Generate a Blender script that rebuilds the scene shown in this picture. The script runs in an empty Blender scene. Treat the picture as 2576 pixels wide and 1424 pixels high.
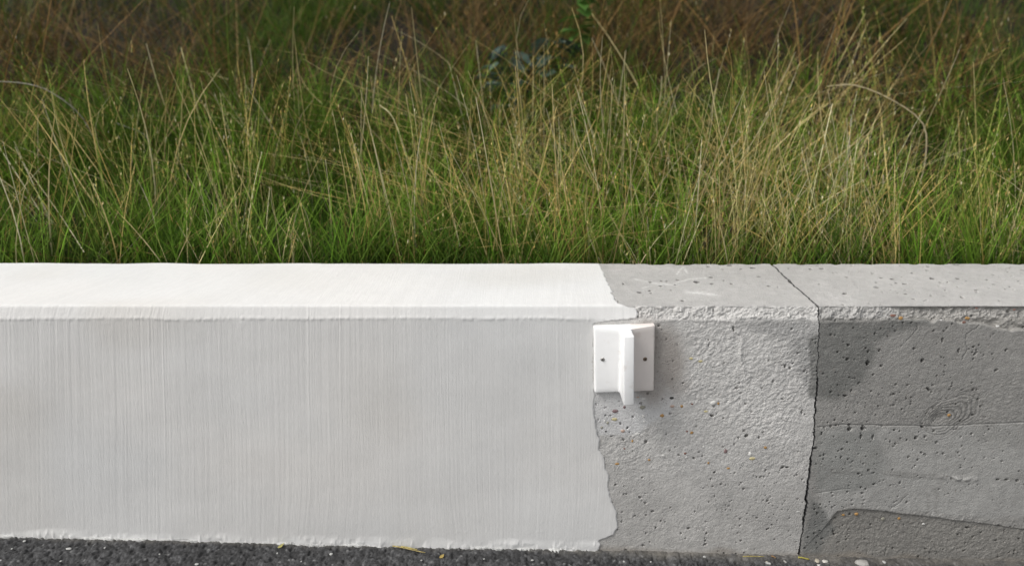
import bpy, math
import numpy as np

R = math.radians
scene = bpy.context.scene
COL = scene.collection

# ------------------------------------------------------------------ camera
PW, PH, FPX = 2576.0, 1424.0, 1970.0          # picture frame and focal length in the same pixels
PITCH = R(20.51)
CAM = np.array([0.0, 0.0, 1.405])
cam_d = bpy.data.cameras.new('camera')
cam_d.sensor_width = 36.0
cam_d.lens = FPX / PW * 36.0
cam_d.clip_start = 0.05
cam_d.clip_end = 2000
cam_d.dof.use_dof = True
cam_d.dof.focus_distance = 2.0
cam_d.dof.aperture_fstop = 1.35
cam = bpy.data.objects.new('camera', cam_d)
cam.location = CAM
cam.rotation_euler = (R(90) - PITCH, 0, 0)
COL.objects.link(cam)
scene.camera = cam

# ------------------------------------------------------------------ sky and sun (bright overcast, light from upper left)
SUN_DIR = np.array([-0.60, -0.22, 0.77]); SUN_DIR /= np.linalg.norm(SUN_DIR)
world = bpy.data.worlds.new('World'); scene.world = world
world.use_nodes = True
wn = world.node_tree; wn.nodes.clear()
sky = wn.nodes.new('ShaderNodeTexSky'); sky.sky_type = 'NISHITA'; sky.sun_disc = False
sky.sun_elevation = math.asin(SUN_DIR[2])
sky.sun_rotation = math.atan2(SUN_DIR[0], SUN_DIR[1])
sky.dust_density = 4.0
hsv = wn.nodes.new('ShaderNodeHueSaturation'); hsv.inputs['Saturation'].default_value = 0.12
bg = wn.nodes.new('ShaderNodeBackground'); bg.inputs['Strength'].default_value = 0.13
wo = wn.nodes.new('ShaderNodeOutputWorld')
wn.links.new(sky.outputs[0], hsv.inputs['Color'])
wn.links.new(hsv.outputs[0], bg.inputs['Color'])
wn.links.new(bg.outputs[0], wo.inputs['Surface'])
sun_d = bpy.data.lights.new('sun', 'SUN'); sun_d.energy = 1.25; sun_d.angle = R(24); sun_d.color = (1.0, 0.965, 0.92)
sun = bpy.data.objects.new('sun', sun_d); COL.objects.link(sun)
sun.location = (-4, -2, 6)
from mathutils import Vector, Matrix
sun.rotation_euler = Vector(-SUN_DIR).to_track_quat('-Z', 'Y').to_euler()

scene.view_settings.view_transform = 'Standard'
scene.view_settings.look = 'None'
scene.view_settings.exposure = 0.46
scene.view_settings.gamma = 1.0
scene.view_settings.use_curve_mapping = False
scene.cycles.max_bounces = 8
scene.cycles.diffuse_bounces = 4

# ------------------------------------------------------------------ noise helpers
rng = np.random.default_rng(11)

def hsh(ix, iy, seed):
    n = (ix.astype(np.int64) * 374761393 + iy.astype(np.int64) * 668265263 + seed * 974711 + 1013) & 0xffffffff
    n = ((n ^ (n >> 13)) * 1274126177) & 0xffffffff
    n = ((n ^ (n >> 16)) * 2246822519) & 0xffffffff
    n = n ^ (n >> 15)
    return n / 4294967296.0

def vn(x, y, seed=0):
    """value noise, -1..1, one cell per unit"""
    x, y = np.broadcast_arrays(np.asarray(x, float), np.asarray(y, float))
    ix = np.floor(x); iy = np.floor(y)
    fx = x - ix; fy = y - iy
    fx = fx * fx * (3 - 2 * fx); fy = fy * fy * (3 - 2 * fy)
    a = hsh(ix, iy, seed); b = hsh(ix + 1, iy, seed); c = hsh(ix, iy + 1, seed); d = hsh(ix + 1, iy + 1, seed)
    return ((a + (b - a) * fx) * (1 - fy) + (c + (d - c) * fx) * fy) * 2 - 1

def fbm(x, y, seed=0, oct=4, gain=0.5):
    s = 0; a = 1; t = 0
    for k in range(oct):
        s = s + a * vn(x * 2 ** k + 17.3 * k, y * 2 ** k + 9.1 * k, seed + k); t += a; a *= gain
    return s / t

def worley(x, y, seed):
    """distance to the nearest and the second nearest feature point, and that cell's random id"""
    ix = np.floor(x); iy = np.floor(y)
    f1 = np.full(x.shape, 9.0); f2 = np.full(x.shape, 9.0); idn = np.zeros(x.shape)
    for dx in (-1, 0, 1):
        for dy in (-1, 0, 1):
            cx = ix + dx; cy = iy + dy
            px = cx + hsh(cx, cy, seed); py = cy + hsh(cx, cy, seed + 1)
            d = np.hypot(px - x, py - y); i = hsh(cx, cy, seed + 2)
            near = d < f1
            f2 = np.where(near, f1, np.minimum(f2, d)); idn = np.where(near, i, idn); f1 = np.where(near, d, f1)
    return f1, f2, idn

def sstep(a, b, x):
    t = np.clip((x - a) / (b - a), 0, 1)
    return t * t * (3 - 2 * t)

# ------------------------------------------------------------------ wall profile: s runs up the face (s<0), over the chamfer, over the top, down the back
BAT = R(5.0)
Y_T, Z_T = 1.80, 0.671              # front edge of the top
CHY, CHZ = 0.012, 0.0275            # a steep chamfer
Y_C, Z_C = Y_T - CHY, Z_T - CHZ     # lower edge of the chamfer
Y_B = 2.119                         # back edge of the top
S_CH = math.hypot(CHY, CHZ)
CSY, CSZ = CHY / S_CH, CHZ / S_CH
S_TOP = S_CH + (Y_B - Y_T)
ROAD_SLOPE = -0.0285

def road_z(x):
    return -0.009 + ROAD_SLOPE * np.clip(x, -3, 3) + 0.003 * vn(np.asarray(x) * 3.1, 0.5, 5)

_s = np.arange(-0.90, S_TOP + 0.60, 0.0005)
_y = np.where(_s < 0, Y_C + _s * math.sin(BAT), np.where(_s < S_CH, Y_C + _s * CSY, np.where(_s < S_TOP, Y_T + _s - S_CH, Y_B)))
_z = np.where(_s < 0, Z_C + _s * math.cos(BAT), np.where(_s < S_CH, Z_C + _s * CSZ, np.where(_s < S_TOP, Z_T, Z_T - (_s - S_TOP))))

def smooth1(a, n):
    p = np.pad(a, n, mode='reflect', reflect_type='odd')
    k = np.ones(2 * n + 1) / (2 * n + 1)
    return np.convolve(p, k, 'valid')

def profile(soft):
    n = max(1, int(soft / 0.0005))
    y = smooth1(smooth1(_y, n), n); z = smooth1(smooth1(_z, n), n)
    ty = np.gradient(y); tz = np.gradient(z); l = np.hypot(ty, tz)
    return y, z, -tz / l, ty / l     # outward normal (front: -y)

def wall_xs(px, py):
    """a picture pixel to (x along the wall, s over its profile)"""
    px = np.asarray(px, float); py = np.asarray(py, float)
    sp, cp = math.sin(PITCH), math.cos(PITCH)
    u = (px - PW / 2) / FPX; v = (PH / 2 - py) / FPX
    dy = cp + v * sp; dz = -sp + v * cp
    cb, sb = math.cos(BAT), math.sin(BAT)
    # face: -cb*(y-Yc) + sb*(z-Zc) = 0
    t_f = (-cb * (Y_C - CAM[1]) + sb * (Z_C - CAM[2])) / (-cb * dy + sb * dz)
    zf = CAM[2] + t_f * dz; s_f = (zf - Z_C) / cb
    t_t = (Z_T - CAM[2]) / dz; yt = CAM[1] + t_t * dy; s_t = S_CH + yt - Y_T
    t_c = (-CSZ * (Y_C - CAM[1]) + CSY * (Z_C - CAM[2])) / (-CSZ * dy + CSY * dz)
    yc = CAM[1] + t_c * dy; s_c = (yc - Y_C) / CSY
    on_f = s_f < 0; on_t = s_t > S_CH
    t = np.where(on_f, t_f, np.where(on_t, t_t, t_c)); s = np.where(on_f, s_f, np.where(on_t, s_t, s_c))
    return t * u, s

def road_pt(px, py):
    sp, cp = math.sin(PITCH), math.cos(PITCH)
    u = (px - PW / 2) / FPX; v = (PH / 2 - py) / FPX
    dy = cp + v * sp; dz = -sp + v * cp
    t = -CAM[2] / dz
    for _ in range(4):
        t = (float(road_z(t * u)) - CAM[2]) / dz
    return t * u, t * dy

# ------------------------------------------------------------------ mesh helpers
def make_mesh(name, verts, quads=None, tris=None, smooth=True, cols=None):
    me = bpy.data.meshes.new(name)
    verts = np.ascontiguousarray(verts, np.float32)
    me.vertices.add(len(verts)); me.vertices.foreach_set('co', verts.ravel())
    parts = []; starts = []; tot = 0
    if quads is not None and len(quads):
        parts.append(np.asarray(quads, np.int32).ravel()); starts.append(tot + 4 * np.arange(len(quads))); tot += 4 * len(quads)
    if tris is not None and len(tris):
        parts.append(np.asarray(tris, np.int32).ravel()); starts.append(tot + 3 * np.arange(len(tris))); tot += 3 * len(tris)
    li = np.concatenate(parts); st = np.concatenate(starts).astype(np.int32)
    me.loops.add(tot); me.loops.foreach_set('vertex_index', li)
    me.polygons.add(len(st)); me.polygons.foreach_set('loop_start', st)
    if smooth: me.polygons.foreach_set('use_smooth', np.ones(len(st), bool))
    if cols is not None:
        at = me.attributes.new('tint', 'FLOAT_COLOR', 'POINT')
        c = np.ones((len(verts), 4), np.float32); c[:, :cols.shape[1]] = cols
        at.data.foreach_set('color', c.ravel())
    me.update(calc_edges=True)
    me.validate()
    return me

def obj(name, me, mat=None, parent=None, loc=None, **props):
    o = bpy.data.objects.new(name, me)
    COL.objects.link(o)
    if mat and me is not None and not me.materials: me.materials.append(mat)
    if parent: o.parent = parent
    if loc is not None: o.location = loc
    for k, v in props.items(): o[k] = v
    return o

def empty(name, loc, label, cat, group=None):
    o = bpy.data.objects.new(name, None); COL.objects.link(o); o.location = loc; o.empty_display_size = 0.05
    o['label'] = label; o['category'] = cat
    if group: o['group'] = group
    return o

def wall_mesh(name, xs, ss, H, cols, soft, T=None, left=None, right=None, skirt=-0.04, edge_h=None, origin=(0, 0, 0)):
    """grid over the wall profile, displaced by H along the normal, cut at left(s)/right(s) with an edge turned inwards"""
    y, z, ny, nz = profile(soft)
    py = np.interp(ss, _s, y); pz = np.interp(ss, _s, z); qy = np.interp(ss, _s, ny); qz = np.interp(ss, _s, nz)
    ns, nx = len(ss), len(xs)
    X = np.repeat(xs[None, :], ns, 0).copy()
    H = H.copy()
    j = np.arange(nx)[None, :]
    drop = np.zeros((ns, nx), bool)
    if right is not None:
        k = np.searchsorted(xs, right)[:, None]
        X = np.where(j >= k, right[:, None], X)
        H = np.where(j >= k + 1, skirt, H); X = np.where(j >= k + 1, right[:, None] + 0.0002, X)
        drop |= j > k + 1
        if skirt < -0.02: cols = np.where((j >= k)[..., None], 0.06, cols)  # joint rim and wall: dirt colour that also paints the gap's shade
    if left is not None:
        k = (np.searchsorted(xs, left) - 1)[:, None]
        X = np.where(j <= k, left[:, None], X)
        H = np.where(j <= k - 1, skirt, H); X = np.where(j <= k - 1, left[:, None] - 0.0002, X)
        drop |= j < k - 1
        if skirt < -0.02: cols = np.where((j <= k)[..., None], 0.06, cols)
    if T is None: T = np.zeros_like(H)
    V = np.stack([X, py[:, None] + H * qy[:, None] + T * qz[:, None], pz[:, None] + H * qz[:, None] - T * qy[:, None]], -1).reshape(-1, 3) - np.array(origin)
    idx = np.arange(ns * nx).reshape(ns, nx)
    keep = ~(drop[:-1, :-1] & drop[1:, :-1]) if right is not None else np.ones((ns - 1, nx - 1), bool)
    if left is not None: keep &= ~(drop[:-1, 1:] & drop[1:, 1:])
    q = np.stack([idx[:-1, :-1], idx[:-1, 1:], idx[1:, 1:], idx[1:, :-1]], -1)[keep]
    used = np.unique(q); remap = np.full(ns * nx, -1); remap[used] = np.arange(len(used))
    return make_mesh(name, V[used], quads=remap[q], cols=None if cols is None else cols.reshape(-1, 3)[used])

# ------------------------------------------------------------------ materials
def new_mat(name):
    m = bpy.data.materials.new(name); m.use_nodes = True
    nt = m.node_tree; nt.nodes.clear()
    out = nt.nodes.new('ShaderNodeOutputMaterial')
    return m, nt, out

def surface_mat(name, base=None, attr=False, rough=0.85, var=0.12, scales=(14, 120, 700), bump=((90, 0.3, 0.004), (500, 0.35, 0.0012)), spec=0.3, speck=None, aniso=None):
    m, nt, out = new_mat(name)
    b = nt.nodes.new('ShaderNodeBsdfPrincipled'); nt.links.new(b.outputs[0], out.inputs[0])
    b.inputs['Roughness'].default_value = rough; b.inputs['Specular IOR Level'].default_value = spec
    tc = nt.nodes.new('ShaderNodeTexCoord')
    if attr:
        a = nt.nodes.new('ShaderNodeAttribute'); a.attribute_name = 'tint'; c = a.outputs['Color']
    else:
        r = nt.nodes.new('ShaderNodeRGB'); r.outputs[0].default_value = (*base, 1); c = r.outputs[0]
    for k, sc in enumerate(scales):
        n = nt.nodes.new('ShaderNodeTexNoise'); n.inputs['Scale'].default_value = sc; n.inputs['Detail'].default_value = 4
        nt.links.new(tc.outputs['Object'], n.inputs['Vector'])
        mr = nt.nodes.new('ShaderNodeMapRange'); mr.inputs['From Min'].default_value = 0.25; mr.inputs['From Max'].default_value = 0.75
        mr.inputs['To Min'].default_value = 1 - var; mr.inputs['To Max'].default_value = 1 + var
        nt.links.new(n.outputs['Fac'], mr.inputs['Value'])
        mx = nt.nodes.new('ShaderNodeMix'); mx.data_type = 'RGBA'; mx.blend_type = 'MULTIPLY'; mx.inputs[0].default_value = 1
        nt.links.new(c, mx.inputs[6]); nt.links.new(mr.outputs[0], mx.inputs[7]); c = mx.outputs[2]
    if speck:
        for (sc, thr, colr) in speck:
            v = nt.nodes.new('ShaderNodeTexVoronoi'); v.inputs['Scale'].default_value = sc
            nt.links.new(tc.outputs['Object'], v.inputs['Vector'])
            lt = nt.nodes.new('ShaderNodeMath'); lt.operation = 'LESS_THAN'; lt.inputs[1].default_value = thr
            nt.links.new(v.outputs['Distance'], lt.inputs[0])
            mx = nt.nodes.new('ShaderNodeMix'); mx.data_type = 'RGBA'; mx.inputs[7].default_value = (*colr, 1)
            nt.links.new(lt.outputs[0], mx.inputs[0]); nt.links.new(c, mx.inputs[6]); c = mx.outputs[2]
    nt.links.new(c, b.inputs['Base Color'])
    nrm = None
    for sc, st, di in bump:
        n = nt.nodes.new('ShaderNodeTexNoise'); n.inputs['Scale'].default_value = sc; n.inputs['Detail'].default_value = 3
        nt.links.new(tc.outputs['Object'], n.inputs['Vector'])
        bp = nt.nodes.new('ShaderNodeBump'); bp.inputs['Strength'].default_value = st; bp.inputs['Distance'].default_value = di
        nt.links.new(n.outputs['Fac'], bp.inputs['Height'])
        if nrm: nt.links.new(nrm, bp.inputs['Normal'])
        nrm = bp.outputs[0]
    if nrm: nt.links.new(nrm, b.inputs['Normal'])
    return m

M_CONC = surface_mat('bare_concrete', attr=True, rough=0.9, var=0.07, scales=(9, 60, 420), bump=((240, 0.6, 0.003), (600, 0.6, 0.0016)),
                     speck=[(170, 0.13, (0.09, 0.08, 0.07)), (190, 0.12, (0.52, 0.50, 0.46)), (80, 0.06, (0.24, 0.16, 0.12))])
M_COAT = surface_mat('white_cement_coat', attr=True, rough=0.82, var=0.02, scales=(5, 60, 400), bump=((420, 0.35, 0.0012),))
def add_strokes(m):
    nt = m.node_tree; b = next(n for n in nt.nodes if n.type == 'BSDF_PRINCIPLED')
    prev = b.inputs['Normal'].links[0].from_socket
    tc = nt.nodes.new('ShaderNodeTexCoord'); mp = nt.nodes.new('ShaderNodeMapping'); mp.inputs['Scale'].default_value = (420, 5, 5)
    n = nt.nodes.new('ShaderNodeTexNoise'); n.inputs['Scale'].default_value = 1.0; n.inputs['Detail'].default_value = 4
    bp = nt.nodes.new('ShaderNodeBump'); bp.inputs['Strength'].default_value = 0.35; bp.inputs['Distance'].default_value = 0.0012
    nt.links.new(tc.outputs['Object'], mp.inputs['Vector']); nt.links.new(mp.outputs[0], n.inputs['Vector'])
    nt.links.new(n.outputs['Fac'], bp.inputs['Height']); nt.links.new(prev, bp.inputs['Normal']); nt.links.new(bp.outputs[0], b.inputs['Normal'])
add_strokes(M_COAT)
M_ROAD = surface_mat('asphalt', attr=True, rough=0.8, var=0.12, scales=(6, 90, 500), bump=((300, 0.5, 0.003), (900, 0.4, 0.001)), spec=0.4)
M_BANK = surface_mat('bank_soil', base=(0.014, 0.011, 0.006), rough=1, var=0.3, scales=(3, 25, 120), bump=((40, 0.6, 0.02),))
M_STONE = surface_mat('pebble_stone', attr=True, rough=0.6, var=0.15, scales=(60, 300), bump=((400, 0.3, 0.001),))

def plastic_mat():
    m = surface_mat('white_plastic', base=(0.82, 0.82, 0.815), rough=0.45, var=0.015, scales=(12, 60), bump=((200, 0.08, 0.0005),), spec=0.4)
    nt = m.node_tree
    b = next(n for n in nt.nodes if n.type == 'BSDF_PRINCIPLED')
    src = b.inputs['Base Color'].links[0].from_socket
    tc = nt.nodes.new('ShaderNodeTexCoord')
    n = nt.nodes.new('ShaderNodeTexNoise'); n.inputs['Scale'].default_value = 45; n.inputs['Detail'].default_value = 6
    nt.links.new(tc.outputs['Object'], n.inputs['Vector'])
    mr = nt.nodes.new('ShaderNodeMapRange'); mr.inputs['From Min'].default_value = 0.62; mr.inputs['From Max'].default_value = 0.85; mr.inputs['To Max'].default_value = 0.5
    nt.links.new(n.outputs['Fac'], mr.inputs['Value'])
    mx = nt.nodes.new('ShaderNodeMix'); mx.data_type = 'RGBA'; mx.inputs[7].default_value = (0.5, 0.42, 0.36, 1)
    nt.links.new(mr.outputs[0], mx.inputs[0]); nt.links.new(src, mx.inputs[6]); nt.links.new(mx.outputs[2], b.inputs['Base Color'])
    sx = nt.nodes.new('ShaderNodeSeparateXYZ'); nt.links.new(tc.outputs['Object'], sx.inputs[0])
    r1 = nt.nodes.new('ShaderNodeMapRange'); r1.inputs['From Min'].default_value = 0.0145; r1.inputs['From Max'].default_value = 0.018; r1.inputs['To Max'].default_value = 0.75
    nt.links.new(sx.outputs['X'], r1.inputs['Value'])
    r2 = nt.nodes.new('ShaderNodeMapRange'); r2.inputs['From Min'].default_value = 0.060; r2.inputs['From Max'].default_value = 0.050
    nt.links.new(sx.outputs['Y'], r2.inputs['Value'])
    mu = nt.nodes.new('ShaderNodeMath'); mu.operation = 'MULTIPLY'; nt.links.new(r1.outputs[0], mu.inputs[0]); nt.links.new(r2.outputs[0], mu.inputs[1])
    my = nt.nodes.new('ShaderNodeMix'); my.data_type = 'RGBA'; my.blend_type = 'MULTIPLY'; my.inputs[7].default_value = (0.98, 0.88, 0.82, 1)  # shade and warm bounce on the plate's right half, put into the colour
    nt.links.new(mu.outputs[0], my.inputs[0]); nt.links.new(mx.outputs[2], my.inputs[6]); nt.links.new(my.outputs[2], b.inputs['Base Color'])
    return m
M_PLASTIC = plastic_mat()

def simple_mat(name, base, rough=0.5, metal=0.0):
    m, nt, out = new_mat(name)
    b = nt.nodes.new('ShaderNodeBsdfPrincipled'); nt.links.new(b.outputs[0], out.inputs[0])
    tc = nt.nodes.new('ShaderNodeTexCoord'); n = nt.nodes.new('ShaderNodeTexNoise'); n.inputs['Scale'].default_value = 400
    nt.links.new(tc.outputs['Object'], n.inputs['Vector'])
    rp = nt.nodes.new('ShaderNodeValToRGB'); rp.color_ramp.elements[0].color = (*[c * 0.6 for c in base], 1); rp.color_ramp.elements[1].color = (*base, 1)
    rp.color_ramp.elements[0].position = 0.3; rp.color_ramp.elements[1].position = 0.65
    nt.links.new(n.outputs['Fac'], rp.inputs[0]); nt.links.new(rp.outputs[0], b.inputs['Base Color'])
    b.inputs['Roughness'].default_value = rough; b.inputs['Metallic'].default_value = metal
    return m
M_STEEL = simple_mat('screw_steel', (0.42, 0.41, 0.39), 0.4, 0.8)
M_RUST = simple_mat('rusty_screw_steel', (0.26, 0.19, 0.14), 0.55, 0.6)
M_DARK = simple_mat('screw_recess', (0.05, 0.045, 0.04), 0.8)

def leaf_mat(name, trans=0.35, rough=0.6):
    m, nt, out = new_mat(name)
    a = nt.nodes.new('ShaderNodeAttribute'); a.attribute_name = 'tint'
    tc = nt.nodes.new('ShaderNodeTexCoord'); n = nt.nodes.new('ShaderNodeTexNoise'); n.inputs['Scale'].default_value = 60; n.inputs['Detail'].default_value = 3
    nt.links.new(tc.outputs['Object'], n.inputs['Vector'])
    mr = nt.nodes.new('ShaderNodeMapRange'); mr.inputs['From Min'].default_value = 0.3; mr.inputs['From Max'].default_value = 0.7; mr.inputs['To Min'].default_value = 0.75; mr.inputs['To Max'].default_value = 1.25
    nt.links.new(n.outputs['Fac'], mr.inputs['Value'])
    mx0 = nt.nodes.new('ShaderNodeMix'); mx0.data_type = 'RGBA'; mx0.blend_type = 'MULTIPLY'; mx0.inputs[0].default_value = 1
    nt.links.new(a.outputs['Color'], mx0.inputs[6]); nt.links.new(mr.outputs[0], mx0.inputs[7])
    p = nt.nodes.new('ShaderNodeBsdfPrincipled'); p.inputs['Roughness'].default_value = rough; p.inputs['Specular IOR Level'].default_value = 0.15
    t = nt.nodes.new('ShaderNodeBsdfTranslucent'); mx = nt.nodes.new('ShaderNodeMixShader'); mx.inputs[0].default_value = trans
    nt.links.new(mx0.outputs[2], p.inputs['Base Color']); nt.links.new(mx0.outputs[2], t.inputs['Color'])
    nt.links.new(p.outputs[0], mx.inputs[1]); nt.links.new(t.outputs[0], mx.inputs[2]); nt.links.new(mx.outputs[0], out.inputs[0])
    return m
M_GRASS = leaf_mat('grass_blades', 0.22)
M_STRAW = leaf_mat('dry_straw', 0.2)

# ------------------------------------------------------------------ the joint between the two wall sections
jx, js = wall_xs([1925, 1960, 1992, 2025, 2052, 2058, 2060, 2059, 2056, 2047, 2035, 2022, 2010],
                 [650, 682, 713, 742, 766, 785, 803, 900, 950, 1100, 1200, 1310, 1400])
o_ = np.argsort(js); jx, js = jx[o_], js[o_]
jx = np.r_[jx[0] - 0.012, jx, jx[-1]]; js = np.r_[-0.9, js, S_TOP + 0.6]

def joint_x(s):
    return np.interp(s, js, jx) + 0.0022 * vn(s * 60, 3.0, 21) + 0.0012 * vn(s * 230, 8.0, 22)

def joint_gap(s):
    s950 = float(wall_xs(2056, 950)[1]); s880 = float(wall_xs(2056, 870)[1])
    g = 0.0011 + 0.0014 * sstep(s880, s950, s) * 0
    g = np.where(s < s950, 0.0024 + 0.0010 * vn(s * 25, 1, 23), np.where(s < 0, 0.0008, np.where(s < S_CH, 0.0014, 0.0020 + 0.0030 * np.maximum(0, vn(s * 40, 4, 24)))))
    return np.maximum(g, 0.0003)

# ------------------------------------------------------------------ the bare concrete: relief, stains and painted shade
def Z(zone, x, y):
    ox, oy, k = {1: (2150, 950, 900 / 1831), 2: (3000, 950, 968 / 2121), 3: (2900, 1550, 1068 / 2365), 4: (2000, 1550, 950 / 2104)}[zone]
    return (ox + x * k) * PW / 3968, (oy + y * k) * PW / 3968

PXM = 1014.0
HOLES = []          # (x, s, rx, rs, angle, depth)
def hole(zone, x, y, w, h, ang=0, depth=None):
    k = {1: .4915, 2: .4564, 3: .4516, 4: .4515}[zone] * PW / 3968 / PXM / 2
    X, S = wall_xs(*Z(zone, x, y))
    top = S > S_CH
    rs = h * k * (3.2 if top else 1.08)
    HOLES.append((float(X), float(S), w * k * 1.15, rs, ang, depth or min(0.020, max(0.006, 3.0 * max(w * k, rs if not top else h * k)))))
for a in [(622, 966, 26, 22), (795, 998, 28, 42), (910, 1024, 20, 20), (1258, 974, 26, 34), (1567, 893, 16, 38), (778, 872, 16, 20), (800, 900, 12, 22, -.5),
          (1430, 805, 16, 40), (600, 1275, 34, 16), (637, 1122, 16, 12), (688, 1130, 10, 12), (657, 1232, 12, 24), (1310, 1222, 40, 16, -.6), (1690, 1225, 20, 20),
          (90, 1025, 14, 18), (1345, 285, 40, 13), (1005, 290, 38, 9), (605, 415, 36, 12), (870, 360, 50, 9), (840, 240, 24, 9), (1175, 240, 24, 9), (1545, 170, 50, 8),
          (870, 320, 22, 8), (1040, 325, 24, 7), (1110, 330, 30, 6), (1560, 287, 36, 9), (1720, 385, 30, 8), (1720, 403, 24, 7), (620, 275, 26, 8), (505, 236, 18, 6), (1310, 185, 30, 8),
          (385, 332, 20, 5), (1810, 295, 26, 7), (1985, 230, 22, 8), (2005, 355, 20, 6), (1185, 458, 24, 6), (1780, 935, 12, 14), (1450, 1020, 10, 12), (1885, 1060, 26, 20, .6), (1970, 890, 14, 26)]:
    hole(2, *a)
for a in [(460, 100, 15, 36), (485, 122, 14, 14), (870, 248, 32, 36), (985, 240, 28, 40), (967, 310, 16, 38), (1068, 315, 14, 44), (577, 412, 32, 20), (630, 288, 14, 28),
          (1440, 322, 26, 28), (1515, 313, 20, 16), (1495, 228, 26, 16), (292, 577, 34, 18, .6), (333, 575, 30, 14), (168, 1103, 32, 14, .4), (948, 630, 26, 18), (720, 916, 16, 12),
          (725, 820, 11, 12), (890, 858, 13, 13), (700, 873, 12, 11), (125, 275, 16, 18), (418, 640, 15, 15), (347, 1122, 11, 13), (1255, 255, 24, 12), (1300, 265, 18, 14),
          (795, 488, 10, 22), (580, 548, 10, 10), (625, 548, 11, 11), (92, 318, 18, 22), (100, 662, 12, 14), (72, 660, 10, 20), (2140, 680, 30, 18), (2220, 680, 30, 14), (2310, 690, 26, 24),
          (1890, 1098, 34, 12), (1808, 1152, 18, 22), (2250, 1083, 16, 14), (2150, 1072, 26, 16), (1500, 228, 20, 12), (2325, 612, 18, 16), (585, 1225, 11, 14), (762, 1225, 12, 14),
          (1240, 1265, 10, 22), (1328, 1300, 10, 10), (1458, 1340, 18, 22), (1230, 965, 12, 10), (365, 1160, 10, 12), (222, 1195, 10, 12), (850, 360, 18, 10)]:
    hole(3, *a)
for a in [(1215, 787, 11, 18), (1410, 660, 14, 44, .2), (1255, 510, 14, 24), (1118, 292, 44, 13), (1815, 953, 16, 26), (1720, 1072, 18, 18), (650, 562, 22, 16), (1240, 307, 22, 9),
          (755, 292, 20, 9), (970, 275, 22, 8), (1335, 280, 16, 7), (1395, 308, 22, 9), (1565, 180, 44, 10), (1385, 158, 44, 8), (1610, 248, 24, 8), (543, 305, 14, 12), (670, 372, 32, 9), (1010, 438, 30, 8),
          (1690, 325, 24, 8), (1240, 1342, 24, 14), (820, 882, 9, 11), (930, 912, 9, 14), (880, 742, 10, 10), (925, 1055, 10, 13), (1010, 1085, 14, 14), (1635, 1125, 14, 12), (850, 1210, 14, 12)]:
    hole(1, *a)
for a in [(1115, 357, 24, 26), (1975, 305, 30, 24, .5), (1910, 320, 14, 18), (1875, 378, 14, 12), (1415, 1142, 16, 16), (1200, 1095, 16, 18), (1278, 1045, 12, 14), (1630, 1045, 12, 14), (1480, 1098, 26, 18),
          (1325, 920, 16, 16), (1800, 900, 10, 12), (925, 808, 10, 16), (1108, 802, 10, 10), (1150, 1218, 10, 12), (740, 905, 8, 14), (738, 970, 7, 10), (1550, 225, 14, 16), (1290, 295, 12, 14), (1770, 940, 10, 11),
          (1680, 130, 26, 14), (1115, 1142, 16, 14), (870, 1112, 10, 12), (955, 240, 18, 14, .8), (1320, 115, 18, 18), (820, 312, 18, 10), (960, 235, 14, 16), (1570, 445, 16, 14), (1700, 620, 16, 16)]:
    hole(4, *a)
hr = np.random.default_rng(5)
for _ in range(2600):                                # small air pits everywhere
    X = hr.uniform(0.18, 1.5); S = hr.uniform(-0.72, S_TOP)
    if S > S_CH and hr.random() < 0.6: continue
    if hr.random() > sstep(-0.25, 0.5, fbm(X * 7, S * 9, 200, 2)) + 0.06: continue      # air holes come in swarms
    r = 0.0012 + 0.0018 * hr.random() ** 2.2
    HOLES.append((X, S, r * hr.uniform(0.8, 1.6) * (1.6 if S > S_CH else 1), r * (1.5 if S > S_CH else 1), hr.uniform(-0.6, 0.6), r * 3.0))

def poly_mask(xs, ss, pts, feather=0.012, warp=0.012, seed=40):
    """soft mask of a polygon given in picture pixels, with an uneven outline"""
    px, ps = wall_xs([p[0] for p in pts], [p[1] for p in pts])
    XX, SS = np.meshgrid(xs, ss)
    XX = XX + warp * fbm(XX * 22, SS * 22, seed, 3); SS = SS + warp * fbm(XX * 22 + 50, SS * 22, seed + 9, 3)
    inside = np.zeros(XX.shape, bool); dist = np.full(XX.shape, 9.0)
    n = len(px)
    for i in range(n):
        x0, y0, x1, y1 = px[i], ps[i], px[(i + 1) % n], ps[(i + 1) % n]
        cond = (y0 > SS) != (y1 > SS)
        inside ^= cond & (XX < (x1 - x0) * (SS - y0) / (y1 - y0 + 1e-12) + x0)
        ex, ey = x1 - x0, y1 - y0; l2 = ex * ex + ey * ey + 1e-12
        t = np.clip(((XX - x0) * ex + (SS - y0) * ey) / l2, 0, 1)
        dist = np.minimum(dist, np.hypot(XX - x0 - t * ex, SS - y0 - t * ey))
    return sstep(-feather, feather, np.where(inside, dist, -dist))

def line_dist(XX, SS, pts):
    px, ps = wall_xs([p[0] for p in pts], [p[1] for p in pts])
    d = np.full(XX.shape, 9.0)
    for i in range(len(px) - 1):
        ex, ey = px[i + 1] - px[i], ps[i + 1] - ps[i]
        t = np.clip(((XX - px[i]) * ex + (SS - ps[i]) * ey) / (ex * ex + ey * ey), 0, 1)
        d = np.minimum(d, np.hypot(XX - px[i] - t * ex, SS - ps[i] - t * ey))
    return d

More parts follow.
